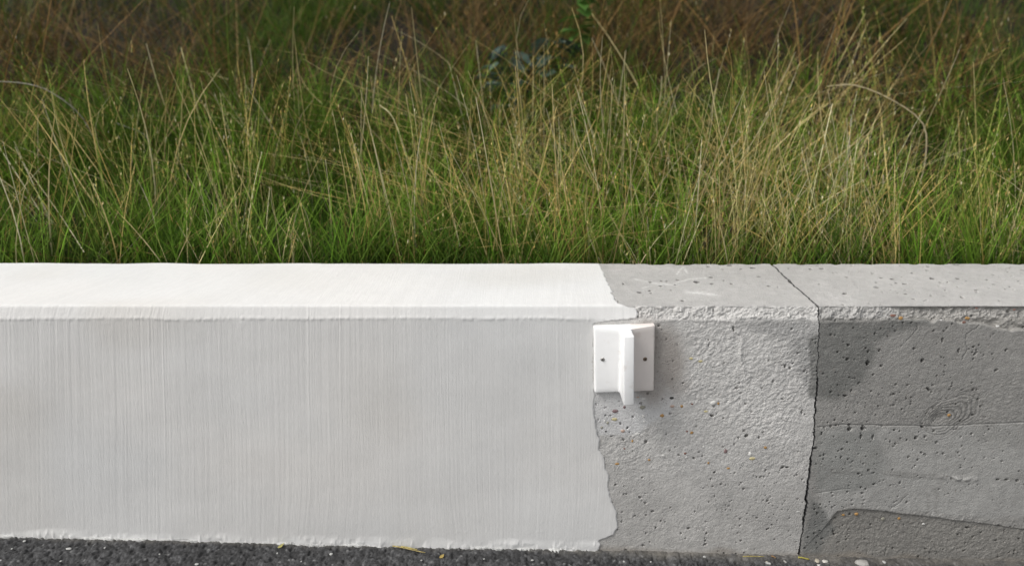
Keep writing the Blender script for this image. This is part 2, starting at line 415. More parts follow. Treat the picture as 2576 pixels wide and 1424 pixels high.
def concrete(xs, ss, section):
    XX, SS = np.meshgrid(xs, ss)
    face = SS < 0; top = SS > S_CH; cham = ~face & ~top
    pm = lambda pts, f=0.012, w=0.012, sd=40: poly_mask(xs, ss, pts, f, w, sd)
    # base relief
    H = 0.0012 * fbm(XX * 9, SS * 9, 1, 3) + 0.0005 * fbm(XX * 60, SS * 60, 2, 3)
    rough = np.clip(0.5 + 0.9 * fbm(XX * 7, SS * 9, 3, 3), 0.08, 1.2)
    if section == 1:
        rr = pm([(1715, 800), (2055, 800), (2050, 1010), (1960, 1080), (1800, 1060), (1715, 1000)], 0.03, 0.03, 41)
        r2 = pm([(1510, 1090), (1720, 1040), (2045, 1060), (2040, 1190), (1515, 1180)], 0.03, 0.02, 43)
        smooth = pm([(1480, 960), (1660, 940), (1695, 1000), (1680, 1045), (1600, 1095), (1480, 1100)], 0.006, 0.008, 44)
        smooth = np.maximum(smooth, 0.8 * pm([(1640, 800), (1715, 815), (1740, 900), (1715, 1000), (1640, 1000)], 0.012, 0.012, 45))
        rough = np.where(face, 0.35 + 0.25 * rough + 0.9 * rr + 0.5 * r2, 0.35 * rough) * (1 - 0.8 * smooth)
    else:
        r3 = pm([(2080, 1290), (2140, 1270), (2580, 1320), (2900, 1330), (2900, 1420), (2200, 1400), (2090, 1340)], 0.02, 0.02, 46)
        r4 = pm([(2100, 1000), (2350, 960), (2900, 960), (2900, 1070), (2070, 1070)], 0.03, 0.02, 47)
        smooth = pm([(2070, 1075), (2900, 1065), (2900, 1310), (2200, 1280), (2070, 1320)], 0.01, 0.01, 48)
        rough = np.where(face, 0.35 + 0.25 * rough + 0.7 * r3 + 0.35 * r4, 0.4 * rough) * (1 - 0.45 * smooth)
    grit = 0.0006 * vn(XX * 80, SS * 90, 6) + 0.0016 * fbm(XX * 140, SS * 150, 7, 2, 0.9) + 0.0007 * vn(XX * 300, SS * 320, 8)
    H = H + 0.62 * rough * grit
    # directional trowel wrinkles
    ang = 3.5 * fbm(XX * 3.5, SS * 3.5, 12, 2)
    H = H + 0.0003 * rough * vn((XX * np.cos(ang) + SS * np.sin(ang)) * 160, (SS * np.cos(ang) - XX * np.sin(ang)) * 35, 13)
    # plan: colour
    base = np.array([0.52, 0.509, 0.49])[None, None, :] * np.ones(XX.shape)[..., None]
    tone = 1 + 0.10 * fbm(XX * 6, SS * 8, 14, 4) + 0.05 * vn(XX * 60, SS * 60, 15)
    def stain_shade(mask, col): 
        nonlocal base
        base = base * (1 - mask[..., None]) + np.array(col) * mask[..., None]
    stain_shade(np.where(top, 0.9, 0.0), (0.385, 0.376, 0.362))
    if section == 1:
        stain_shade(np.where(face, sstep(-0.22, -0.62, SS) * 0.8, 0), (0.37, 0.36, 0.342))  # lower face blended to a darker tone
        stain_shade(0.9 * pm([(1480, 960), (1660, 940), (1695, 1000), (1680, 1045), (1600, 1095), (1480, 1100)], 0.008, 0.008, 44), (0.60, 0.597, 0.593))
        stain_shade(0.75 * pm([(1620, 805), (1690, 820), (1722, 900), (1715, 980), (1660, 1015), (1600, 1000)], 0.03, 0.02, 50), (0.30, 0.268, 0.242))  # brown stain with the bracket's soft shadow painted into it
        # ghost of an older, concentric smear beside the bracket
        cx, cs = wall_xs(1745, 862); d = np.hypot(XX - cx, (SS - cs) * 1.0) + 0.006 * fbm(XX * 25, SS * 25, 16, 2)
        H = H + 0.0004 * np.sin(d * 420) * sstep(0.085, 0.03, d) * (0.5 + 0.5 * vn(XX * 50, SS * 50, 17)) * face
        stain_shade(np.where(face, 0.55 * pm([(1870, 806), (2055, 806), (2050, 1000), (2020, 960), (1990, 860), (1890, 830)], 0.01, 0.012, 51), 0), (0.27, 0.268, 0.262))
        stain_shade(np.where(face, 0.85 * pm([(2030, 850), (2070, 830), (2070, 1005), (2034, 1000), (2042, 950)], 0.006, 0.012, 49), 0), (0.17, 0.17, 0.16))
        # run-down ridges below the chamfer
        d = line_dist(XX, SS, [(1848, 800), (1850, 830), (1868, 850), (1862, 900), (1878, 960)])
        H = H + 0.0016 * np.exp(-(d / 0.004) ** 2) * face
    else:
        stain_shade(np.where(face, 0.92, 0.0), (0.245, 0.238, 0.224))
        stain_shade(np.where(cham, 0.6, 0.0), (0.25, 0.245, 0.235))
        stain_shade(np.where(face, 0.9 * pm([(2040, 806), (2360, 806), (2200, 860), (2170, 960), (2110, 1005), (2040, 1000)], 0.012, 0.014, 52), 0), (0.155, 0.155, 0.146))
        stain_shade(np.where(face, 0.95 * pm([(2070, 1075), (2900, 1062), (2900, 1310), (2400, 1300), (2130, 1270), (2060, 1350)], 0.012, 0.01, 53), 0), (0.335, 0.33, 0.315))
        stain_shade(np.where(face, 0.75 * pm([(2060, 1075), (2200, 1080), (2230, 1180), (2160, 1240), (2060, 1230)], 0.02, 0.03, 54), 0), (0.235, 0.237, 0.225))
        stain_shade(np.where(face, 0.8 * pm([(2030, 1370), (2110, 1285), (2150, 1278), (2580, 1330), (3000, 1335), (3000, 1500), (2000, 1500)], 0.006, 0.008, 55), 0), (0.19, 0.182, 0.166))
        stain_shade(np.where(face, 0.8 * pm([(2045, 1250), (2075, 1290), (2095, 1330), (2060, 1400), (2015, 1400)], 0.01, 0.012, 163), 0), (0.15, 0.152, 0.145))
        for (pp, ww, aa) in (([(2330, 1240), (2336, 1300)], 0.006, 0.35), ([(2352, 1230), (2360, 1310)], 0.007, 0.4), ([(2190, 1150), (2260, 1110), (2330, 1105)], 0.02, 0.25), ([(2480, 1090), (2580, 1100)], 0.03, 0.3)):
            stain_shade(np.exp(-(line_dist(XX + 0.006 * vn(XX * 30, SS * 30, 164), SS, pp) / ww) ** 2) * aa * face, (0.19, 0.185, 0.17))
        # spalled lower band: surface set back behind a sharp curved lip
        m = pm([(2030, 1372), (2070, 1330), (2108, 1287), (2150, 1279), (2300, 1295), (2580, 1332), (3000, 1335), (3000, 1420), (2030, 1420)], 0.0016, 0.003, 56)
        H = H - 0.0042 * m * np.where(face, 1, 0) * sstep(-0.68, -0.55, SS)
        # formwork board seams
        for pts, w_, dp in (([(2058, 1074), (2120, 1068), (2350, 1072), (2576, 1062), (3000, 1058)], 0.0013, 0.0026), ([(2055, 1240), (2140, 1228)], 0.001, 0.002)):
            d = line_dist(XX + 0.0, SS + 0.0012 * vn(XX * 30, 1.0, 57), pts)
            H = H - dp * np.exp(-(d / w_) ** 2) * face
        # ridge of squeezed-out cement
        d = line_dist(XX, SS + 0.004 * fbm(XX * 16, SS * 3, 58, 3), [(2095, 1183), (2150, 1184), (2300, 1195), (2450, 1205), (2576, 1200), (3000, 1200)])
        H = H + (0.0018 + 0.002 * vn(XX * 130, SS * 130, 59)) * np.clip(0.7 + 1.2 * vn(XX * 11, 6.0, 161), 0.1, 1.4) * np.exp(-(d / 0.006) ** 2) * face
        stain_shade(np.exp(-((d - 0.004) / 0.005) ** 2) * 0.4 * face * np.clip(0.5 + vn(XX * 17, 3.0, 162), 0, 1), (0.16, 0.155, 0.145))
        # wood-grain imprint of a knot and the grain that swings round it
        ax, as_ = wall_xs(2358, 1052); bx, bs = wall_xs(2560, 930)
        ux, us = bx - ax, bs - as_; L = math.hypot(ux, us); ux /= L; us /= L
        al = (XX - ax) * ux + (SS - as_) * us; ac = -(XX - ax) * us + (SS - as_) * ux
        dk = np.hypot(np.maximum(al, 0) * 0.42 + np.minimum(al, 0), ac * (1.0 + 0.2 * np.sign(ac))) + 0.008 * fbm(XX * 30, SS * 30, 60, 3)
        mk = sstep(0.068, 0.035, dk) * face * np.clip(0.8 + 0.9 * fbm(XX * 24, SS * 24, 160, 2), 0, 1.2)
        H = H + mk * 0.0006 * np.sin(dk * 2 * math.pi / 0.0062) - 0.0008 * np.exp(-((dk - 0.043) / 0.003) ** 2) * face
        stain_shade(np.clip(mk * (0.35 + 0.35 * np.sin(dk * 2 * math.pi / 0.0062)), 0, 1), (0.16, 0.155, 0.145))
        H = H - 0.004 * np.exp(-(np.hypot(XX - ax, SS - as_) / 0.014) ** 2)
        # spalls under the chamfer
        edge = -0.004 - 0.040 * np.clip(vn(XX * 13, 1.0, 61) + 0.2, 0, 1) * sstep(0.97, 1.06, XX) - 0.010 * np.clip(vn(XX * 45, 2.0, 62), 0, 1) * sstep(0.95, 1.02, XX)
        sp = sstep(edge - 0.002, edge + 0.0015, SS) * (SS < S_CH)
        H = H - sp * sstep(0.93, 1.0, XX) * (0.009 + 0.005 * fbm(XX * 45, SS * 60, 63, 3, 0.8))
        stain_shade(sp * 0.5 * sstep(0.93, 1.0, XX), (0.30, 0.285, 0.26))
        # cracks
        for pts in ([(2308, 815), (2306, 830), (2290, 850), (2280, 858)], [(2465, 818), (2440, 835), (2430, 840), (2432, 880), (2420, 905)],
                    [(2238, 1283), (2262, 1265), (2285, 1244)], [(2170, 1360), (2172, 1335), (2195, 1330)], [(2180, 1395), (2182, 1365)],
                    [(2226, 1398), (2230, 1370)], [(2360, 1400), (2350, 1370)], [(2265, 872), (2272, 868)]):
            d = line_dist(XX + 0.003 * vn(XX * 70, SS * 70, 64), SS + 0.003 * vn(XX * 70, SS * 70, 65), pts)
            H = H - 0.0024 * np.exp(-(d / 0.0008) ** 2)
    # the rough broken chamfer
    chm = sstep(-0.006, 0.001, SS) * sstep(S_CH + 0.002, S_CH - 0.005, SS)
    H = H + chm * (1.3 if section == 2 else 1.0) * (0.0050 * fbm(XX * 70, SS * 70, 66, 3, 0.8) + 0.0014 * vn(XX * 300, SS * 300, 67) + 0.0030 * fbm(XX * 26, SS * 26, 68, 2) - 0.0015)
    # drip lip below the chamfer
    lip = np.exp(-((SS + 0.008 + 0.006 * vn(XX * 20, 1, 69)) / 0.004) ** 2)
    H = H + 0.0015 * lip * (0.5 + 0.5 * vn(XX * 35, 2, 70))
    # chalky scratch smears on the top
    if section == 1:
        for pts, w_ in (([(1598, 702), (1640, 712), (1690, 716)], 0.006), ([(1690, 712), (1735, 702), (1770, 700)], 0.003), ([(1700, 690), (1720, 672), (1728, 688)], 0.003), ([(1610, 725), (1640, 718), (1700, 715)], 0.002), ([(1730, 735), (1790, 742)], 0.010)):
            d = line_dist(XX + 0.01 * vn(XX * 18, SS * 18, 71), SS + 0.004 * vn(XX * 40, SS * 40, 72), pts)
            stain_shade(np.exp(-(d / w_) ** 2) * 0.85 * top * (0.6 + 0.4 * vn(XX * 160, SS * 160, 73)), (0.62, 0.62, 0.6))
    # dried soil splash along the foot
    foot = Z_C + SS * math.cos(BAT) - road_z(XX)
    stain_shade(np.where(face, 0.45 * sstep(0.022, 0.0, foot + 0.012 * vn(XX * 14, SS * 9, 74)), 0), (0.24, 0.205, 0.165))
    # holes and pits, undercut behind their rims
    T = np.zeros_like(H)
    for (hx, hs, rx, rs, ang, dp) in HOLES:
        R_ = 1.6 * max(rx, rs)
        i0, i1 = np.searchsorted(xs, (hx - R_, hx + R_)); j0, j1 = np.searchsorted(ss, (hs - R_, hs + R_))
        if i1 <= i0 or j1 <= j0: continue
        X = XX[j0:j1, i0:i1] - hx; S = SS[j0:j1, i0:i1] - hs
        c, s_ = math.cos(ang), math.sin(ang)
        q = np.hypot((X * c + S * s_) / rx, (S * c - X * s_) / rs) * (1 + 0.25 * vn(X * 300 + hx * 999, S * 300, 75))
        hole_ = dp * sstep(1.12, 0.75, q)
        H[j0:j1, i0:i1] -= hole_
        T[j0:j1, i0:i1] += (0.8 if hs > S_CH else -0.5) * hole_
    # gentle rounding at the back edge, some chips
    H = H - 0.004 * sstep(S_TOP - 0.012, S_TOP, SS) * np.clip(vn(XX * 40, 3, 76), 0, 1)
    return H, base * tone[..., None], T

DS = 0.0017
ss_core = np.r_[np.linspace(-0.88, -0.75, 5)[:-1], np.arange(-0.75, S_TOP + 0.012, DS), np.linspace(S_TOP + 0.02, S_TOP + 0.5, 6)]

# section 1: from far left to the joint (its left part lies under the white coat)
xs1 = np.r_[np.arange(-4.0, 0.12, 0.06), np.arange(0.14, 0.84, DS)]
H1, C1, T1 = concrete(xs1, ss_core, 1)
ce = [(1506, 655), (1508, 666), (1520, 690), (1532, 715), (1545, 750), (1553, 764), (1575, 770), (1600, 776), (1604, 790), (1600, 801), (1540, 806), (1494, 812), (1493, 900), (1494, 980), (1497, 988), (1496, 1030), (1500, 1075), (1505, 1100),
      (1509, 1132), (1518, 1145), (1520, 1165), (1528, 1185), (1532, 1215), (1536, 1250), (1545, 1275), (1551, 1295), (1552, 1325), (1546, 1342), (1526, 1352), (1508, 1357), (1505, 1380), (1500, 1400)]
cx_, cs_ = wall_xs([c[0] for c in ce], [c[1] for c in ce])
o_ = np.argsort(cs_); cx_, cs_ = cx_[o_], cs_[o_]
H1 -= 0.006 * sstep(-0.006, -0.014, xs1[None, :] - np.interp(ss_core, cs_, cx_)[:, None])      # the ground under the coat lies back
wallA_loc = (-1.6, 1.72, float(road_z(-1.6)))
wallA = empty('concrete_wall_section', wallA_loc, 'low concrete wall section brushed with white coat, its end left bare grey', 'wall')
jA = joint_x(ss_core) - joint_gap(ss_core)
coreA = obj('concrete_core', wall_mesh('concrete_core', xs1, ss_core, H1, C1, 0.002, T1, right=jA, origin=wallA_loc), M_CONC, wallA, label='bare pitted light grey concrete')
# section 2: right of the joint
xs2 = np.r_[np.arange(0.70, 1.42, DS), np.arange(1.44, 1.7, 0.01), np.arange(1.75, 5, 0.06)]
H2, C2, T2 = concrete(xs2, ss_core, 2)
wallB_loc = (2.9, 1.72, float(road_z(2.9)))
wallB = empty('concrete_wall_section', wallB_loc, 'darker grey bare concrete wall section with knot imprint and spalled edge', 'wall')
jB = joint_x(ss_core) + joint_gap(ss_core)
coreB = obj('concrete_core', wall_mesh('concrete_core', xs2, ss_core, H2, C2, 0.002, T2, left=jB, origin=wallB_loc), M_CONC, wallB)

# ------------------------------------------------------------------ pebbles showing in the concrete
PEB = {'o': (0.40, 0.235, 0.09), 'w': (0.66, 0.65, 0.62), 'd': (0.05, 0.05, 0.048), 'p': (0.22, 0.15, 0.15), 'y': (0.52, 0.46, 0.26), 'g': (0.30, 0.29, 0.24), 'r': (0.21, 0.11, 0.085), 'k': (0.45, 0.33, 0.27)}
pebble_meshes = {}
def pebble_mesh(c, v):
    if (c, v) in pebble_meshes: return pebble_meshes[c, v]
    r_ = np.random.default_rng(100 + v); n = 9
    vs = [(0, 0, 0.55)]
    for ring, (rad, h) in enumerate(((0.62, 0.42), (1.0, 0.0), (0.9, -0.5))):
        for k in range(n):
            a = 2 * math.pi * k / n; rr = rad * (0.85 + 0.3 * r_.random())
            vs.append((rr * math.cos(a), rr * math.sin(a), h + 0.1 * r_.standard_normal() * (ring < 2)))
    tris = [(0, 1 + k, 1 + (k + 1) % n) for k in range(n)]
    quads = [(1 + r0 * n + k, 1 + (r0 + 1) * n + k, 1 + (r0 + 1) * n + (k + 1) % n, 1 + r0 * n + (k + 1) % n) for r0 in (0, 1) for k in range(n)]
    me = make_mesh('pebble', np.array(vs), quads=quads, tris=tris, cols=np.tile(np.array(PEB[c]), (len(vs), 1)))
    me.materials.append(M_STONE); pebble_meshes[c, v] = me
    return me

PEBBLES = [(1, 475, 1308, 46, 28, 'p'), (1, 548, 1275, 20, 24, 'p'), (1, 690, 1275, 46, 30, 'g'), (1, 698, 1210, 32, 14, 'w'), (1, 845, 1342, 32, 26, 'o'), (1, 920, 1203, 34, 20, 'd'), (1, 1245, 1243, 46, 34, 'w'),
           (1, 1000, 1268, 22, 22, 'o'), (1, 925, 1268, 36, 20, 'k'), (1, 1147, 915, 36, 20, 'y'), (1, 1075, 893, 28, 20, 'y'), (1, 697, 1347, 20, 20, 'w'), (1, 1190, 1310, 30, 18, 'y'), (1, 655, 1197, 24, 12, 'k'),
           (4, 998, 352, 18, 24, 'o'), (4, 865, 547, 40, 20, 'o'), (4, 930, 417, 16, 16, 'r'), (4, 1118, 475, 20, 12, 'w'), (4, 1262, 475, 28, 18, 'w'), (4, 1142, 513, 22, 20, 'o'), (4, 1505, 278, 30, 24, 'o'),
           (4, 1797, 438, 30, 40, 'p'), (4, 2008, 462, 32, 42, 'w'), (4, 2025, 500, 54, 28, 'y'), (4, 1820, 585, 30, 20, 'o'), (4, 1608, 400, 22, 20, 'w'), (4, 1460, 488, 20, 18, 'w'), (4, 1450, 455, 24, 18, 'r'), (4, 1465, 268, 16, 16, 'r'),
           (4, 785, 195, 26, 24, 'g'), (4, 735, 235, 22, 20, 'g'), (4, 770, 268, 18, 16, 'd'), (4, 915, 265, 36, 26, 'k'), (4, 1040, 290, 38, 16, 'w'), (4, 845, 165, 46, 28, 'y'), (4, 760, 180, 16, 24, 'w'), (4, 1100, 185, 22, 16, 'w'),
           (4, 1510, 32, 18, 18, 'r'), (4, 1735, 28, 20, 22, 'o'), (4, 1650, 538, 18, 22, 'o'), (4, 1705, 615, 16, 14, 'd'), (4, 1255, 128, 18, 24, 'o'),
           (3, 928, 978, 34, 30, 'o'), (3, 815, 985, 28, 20, 'o'), (3, 1293, 1015, 24, 24, 'o'), (3, 1720, 128, 30, 26, 'o'), (3, 1503, 1062, 26, 18, 'w'), (3, 1155, 1018, 32, 30, 'g'), (3, 425, 955, 30, 12, 'w'), (3, 145, 405, 28, 24, 'o'),
           (2, 1075, 620, 36, 28, 'o'), (2, 1010, 598, 48, 22, 'r'), (2, 1642, 620, 40, 24, 'o'), (2, 1612, 655, 30, 22, 'r'), (2, 1898, 690, 34, 18, 'w'), (2, 125, 598, 22, 30, 'w'), (2, 1673, 600, 22, 18, 'd'), (2, 1415, 640, 24, 14, 'w'), (2, 1720, 535, 24, 12, 'r'), (2, 2040, 548, 26, 12, 'r')]
_py, _pz, _pny, _pnz = profile(0.002)
def wall_frame(x, s):
    p = np.array([x, np.interp(s, _s, _py), np.interp(s, _s, _pz)]); n = np.array([0, np.interp(s, _s, _pny), np.interp(s, _s, _pnz)])
    return p, n / np.linalg.norm(n)
for i, (zn, zx, zy, w, h, c) in enumerate(PEBBLES):
    X, S = map(float, wall_xs(*Z(zn, zx, zy)))
    xs_, Hm, root, rl = (xs1, H1, wallA, wallA_loc) if X < joint_x(np.array([S]))[0] else (xs2, H2, wallB, wallB_loc)
    ii = np.searchsorted(xs_, X); jj = np.searchsorted(ss_core, S)
    hh = float(np.median(Hm[jj - 2:jj + 3, ii - 2:ii + 3]))
    k = {1: .4915, 2: .4564, 3: .4516, 4: .4515}[zn] * PW / 3968 / PXM / 2
    p, n = wall_frame(X, S)
    e1 = np.array([1.0, 0, 0]); e2 = np.cross(n, e1)
    rx, ry = 1.08 * w * k, 1.08 * h * k; rz = 0.5 * min(rx, ry)
    pos = p + n * (max(hh, -0.001) + 0.25 * rz) - np.array(rl)
    o = obj('pebble', pebble_mesh(c, i % 3), None, root)
    o.matrix_basis = Matrix(((e1[0] * rx, e2[0] * ry, n[0] * rz, pos[0]), (e1[1] * rx, e2[1] * ry, n[1] * rz, pos[1]), (e1[2] * rx, e2[2] * ry, n[2] * rz, pos[2]), (0, 0, 0, 1)))

# ------------------------------------------------------------------ the brushed white coat over section 1
ss_coat = np.r_[np.arange(-0.74, -0.57, 0.0022), np.arange(-0.57, -0.02, 0.0042), np.arange(-0.02, S_CH + 0.012, 0.0022), np.arange(S_CH + 0.012, S_TOP + 0.01, 0.0042), np.linspace(S_TOP + 0.012, S_TOP + 0.3, 8)]
xs_coat = np.r_[np.arange(-4.0, -1.45, 0.012), np.arange(-1.45, 0.36, 0.0015)]
XX, SS = np.meshgrid(xs_coat, ss_coat)
coat_edge = np.interp(ss_coat, cs_, cx_, left=cx_[0], right=cx_[-1]) + 0.0028 * vn(ss_coat * 70, 2.0, 80) + 0.0020 * vn(ss_coat * 190, 3.0, 81)
# brush strokes run up the face, fan out a little, and slant over the top
face = SS < 0
xe = np.where(face, XX / (1 - 0.13 * SS), XX - np.clip(SS - S_CH, 0, 1) * (0.10 + 0.42 * sstep(0.0, -1.0, XX)) - np.clip(SS, 0, S_CH) * 0.25 * sstep(-0.4, -1.1, XX))
xe = xe + 0.006 * fbm(XX * 2.2, SS * 2.2, 82, 2) + 0.012 * np.sin(XX * 9) * sstep(-0.45, -0.65, SS) * sstep(-0.9, -0.5, XX)
reach = lambda sc, sd: 0.55 + 0.45 * vn(xe * sc, SS * 3.0 + 5 * vn(xe * sc, 0.3, sd), sd + 1)
st = 0.00040 * vn(xe * 290, SS * 1.6, 83) * reach(140, 84) + 0.00042 * vn(xe * 430, SS * 2.6, 85) * reach(300, 86) + 0.00018 * vn(xe * 90, SS * 1.2, 87) + 0.0005 * np.maximum(0, vn(xe * 240, SS * 1.1, 187) - 0.55) * 2.2 * np.clip(0.3 + 1.6 * vn(xe * 7, SS * 2.5, 188), 0, 1.4)
deep = np.maximum(0, vn(xe * 210, SS * 1.3, 88) - 0.70) * 0.0060 * np.clip(0.25 + 1.5 * vn(xe * 9, SS * 3.0, 89), 0, 1.3)
amp = np.clip(0.85 + 0.75 * fbm(XX * 3.3, SS * 2.2, 90, 2) + 0.35 * sstep(-0.4, -1.1, XX), 0.15, 1.6)
amp = amp * np.where(SS > S_CH, 0.55, 1.0) * (0.35 + 0.65 * sstep(0.004, 0.06, Z_C + SS - road_z(XX)))
Hc = 0.0022 + 0.38 * amp * (st - 0.8 * deep) + 0.0016 * fbm(XX * 5, SS * 7, 91, 3)
Hc += 0.00012 * vn(XX * 330, SS * 330, 92) + 0.0007 * np.maximum(0, vn(XX * 75, SS * 75, 93) - 0.80) * 5 * 0.5     # crumbs in the coat
# a slightly soft rolled edge where chamfer meets face, fuller at the ends of the strokes
Hc += 0.0012 * np.exp(-((SS + 0.002 + 0.003 * vn(XX * 12, 1, 94)) / 0.004) ** 2) * (0.6 + 0.6 * vn(xe * 150, 1, 95))
# lumpy foot
zf = Z_C + SS * math.cos(BAT) - road_z(XX)
ft = sstep(0.030, 0.004, zf + 0.010 * vn(XX * 9, 2, 96)) * face
Hc += ft * (0.0010 + 0.0022 * np.maximum(0, vn(XX * 130, SS * 60, 97)) + 0.0020 * vn(XX * 25, SS * 25, 98))
Hc -= 0.0016 * sstep(0.003, 0.0, coat_edge[:, None] - XX)
# wavering outer arris at the back
Hc += 0.0016 * vn(XX * 8, 4, 99) * sstep(S_TOP - 0.02, S_TOP, SS)
cc = np.array([0.635, 0.63, 0.617]) * (1 + 0.03 * fbm(XX * 4, SS * 5, 100, 3) + 0.02 * vn(xe * 90, SS * 1.5, 101))[..., None]
cc = cc * (1 + 0.018 * fbm(XX * 1.7, SS * 2.6, 189, 3)[..., None] * np.array([-1.0, 0.0, 1.0])) * (1 - 0.04 * np.clip(fbm(XX * 2.5, SS * 4.5, 190, 4) + 0.1, 0, 1)[..., None])
cc = cc * (1 - 0.06 * sstep(0.25, 0.9, vn(XX * 3.1, SS * 4, 102))[..., None] * np.array([0.8, 1.0, 1.3]))
fresh = (np.clip(ft * 0.3 + sstep(0.2, 0.6, vn(XX * 10, SS * 60, 103)) * ft * 0.7, 0, 1))[..., None]
cc = cc * (1 - fresh) + np.array([0.72, 0.72, 0.705]) * fresh
coat = obj('white_coat', wall_mesh('white_coat', xs_coat, ss_coat, Hc, cc, 0.003, right=coat_edge, skirt=-0.0025, origin=wallA_loc), M_COAT, wallA, label='off-white brushed cement coat with vertical strokes')

# coat slopped on to the asphalt along the foot
def smear(pxs, reach_px, seed):
    pts = []; n = len(pxs)
    xs = np.linspace(pxs[0], pxs[-1], 260); rc = np.interp(xs, pxs, reach_px)
    V = []
    for i, px in enumerate(xs):
        x = (px - 1288) / 972.0
        y_w = Y_C + (float(road_z(x)) - Z_C) * math.tan(BAT)
        r_ = max(-0.002, rc[i] * (0.35 + 0.8 * float(vn(px * 0.035, 1, seed)) + 0.4 * float(vn(px * 0.21, 2, seed))))
        for k, t in enumerate((-0.4, 0.0, 0.35, 0.7, 0.93, 1.0)):
            yy = y_w - 0.002 - r_ * t
            lump = 0.0012 * float(vn(px * 0.35, k * 1.7, seed + 1))
            V.append((x + 0.0006 * float(vn(px * 0.5, k, seed)), yy, float(road_z(x)) + (0.0062 - 0.0022 * t + lump if t < 0.99 else -0.002)))
    V = np.array(V); idx = np.arange(len(V)).reshape(-1, 6)
    q = np.stack([idx[:-1, :-1], idx[1:, :-1], idx[1:, 1:], idx[:-1, 1:]], -1).reshape(-1, 4)
    V = V - np.array(wallA_loc)
    me = make_mesh('coat_spill', V, quads=q, cols=np.tile(np.array([0.50, 0.50, 0.485]), (len(V), 1)) * (0.75 + 0.4 * rng.random((len(V), 1))))
    return obj('coat_spill', me, M_COAT, wallA)
smear([-60, 120, 260, 300, 430, 520, 700, 900, 1000], [.003, .004, .005, .007, .003, .003, .006, .004, .002], 110)
smear([1120, 1240, 1300, 1360, 1440, 1490, 1510], [.002, .004, .010, .014, .015, .008, .001], 111)

# ------------------------------------------------------------------ the white T-shaped bracket
fX, fS = map(float, wall_xs(1568.5, 898))
bp_, bn_ = wall_frame(fX, fS)
tilt = R(2.2)
e_out = bn_; e_up0 = np.cross(np.array([1.0, 0, 0]), bn_); e_up0 = e_up0 if e_up0[2] > 0 else -e_up0
e_r = np.array([1.0, 0, 0]) * math.cos(tilt) + e_up0 * math.sin(tilt)
e_up = -np.array([1.0, 0, 0]) * math.sin(tilt) + e_up0 * math.cos(tilt)
BH, BW, FW, FP = 0.174, 0.150, 0.0255, 0.096
borigin = bp_ - e_up * BH / 2
bracket = empty('t_bracket', borigin, 'white moulded T-shaped bracket screwed to the wall at the coat edge', 'bracket')
bracket.matrix_world = Matrix(((e_r[0], e_out[0], e_up[0], borigin[0]), (e_r[1], e_out[1], e_up[1], borigin[1]), (e_r[2], e_out[2], e_up[2], borigin[2]), (0, 0, 0, 1)))

def rounded(poly, radii, n=5):
    out = []
    m = len(poly)
    for i in range(m):
        p = np.array(poly[i], float); a = np.array(poly[i - 1], float); b = np.array(poly[(i + 1) % m], float); r = radii[i]
        if r <= 0: out.append(p); continue
        u = (a - p) / np.linalg.norm(a - p); v = (b - p) / np.linalg.norm(b - p)
        th = math.acos(np.clip(u @ v, -1, 1)); d = r / math.tan(th / 2)
        c = p + (u + v) / np.linalg.norm(u + v) * r / math.sin(th / 2)
        s0 = p + u * d - c; s1 = p + v * d - c
        a0 = math.atan2(s0[1], s0[0]); a1 = math.atan2(s1[1], s1[0]); da = (a1 - a0 + math.pi) % (2 * math.pi) - math.pi
        for k in range(n + 1): out.append(c + r * np.array([math.cos(a0 + da * k / n), math.sin(a0 + da * k / n)]))
    return np.array(out)

def extrude(name, poly, z0, z1, mat, parent, bevel=0.001, top=None, segs=2):
    import bmesh
    bm = bmesh.new()
    vs = [bm.verts.new((p[0], p[1], z0)) for p in poly]
    f = bm.faces.new(vs)
    r = bmesh.ops.extrude_face_region(bm, geom=[f])
    for v in r['geom']:
        if isinstance(v, bmesh.types.BMVert):
            if top is not None:
                k = int(np.argmin(np.hypot(poly[:, 0] - v.co.x, poly[:, 1] - v.co.y))); v.co.x, v.co.y = top[k]
            v.co.z = z1
    bmesh.ops.recalc_face_normals(bm, faces=bm.faces[:])
    if bevel:
        ed = [e for e in bm.edges if len(e.link_faces) == 2 and e.calc_face_angle() > R(40)]
        bmesh.ops.bevel(bm, geom=ed, offset=bevel, segments=segs, profile=0.5, affect='EDGES')
    me = bpy.data.meshes.new(name); bm.to_mesh(me); bm.free()
    for p in me.polygons: p.use_smooth = True
    me.set_sharp_from_angle(angle=R(35))
    return obj(name, me, mat, parent)

w2, f2 = BW / 2, FW / 2
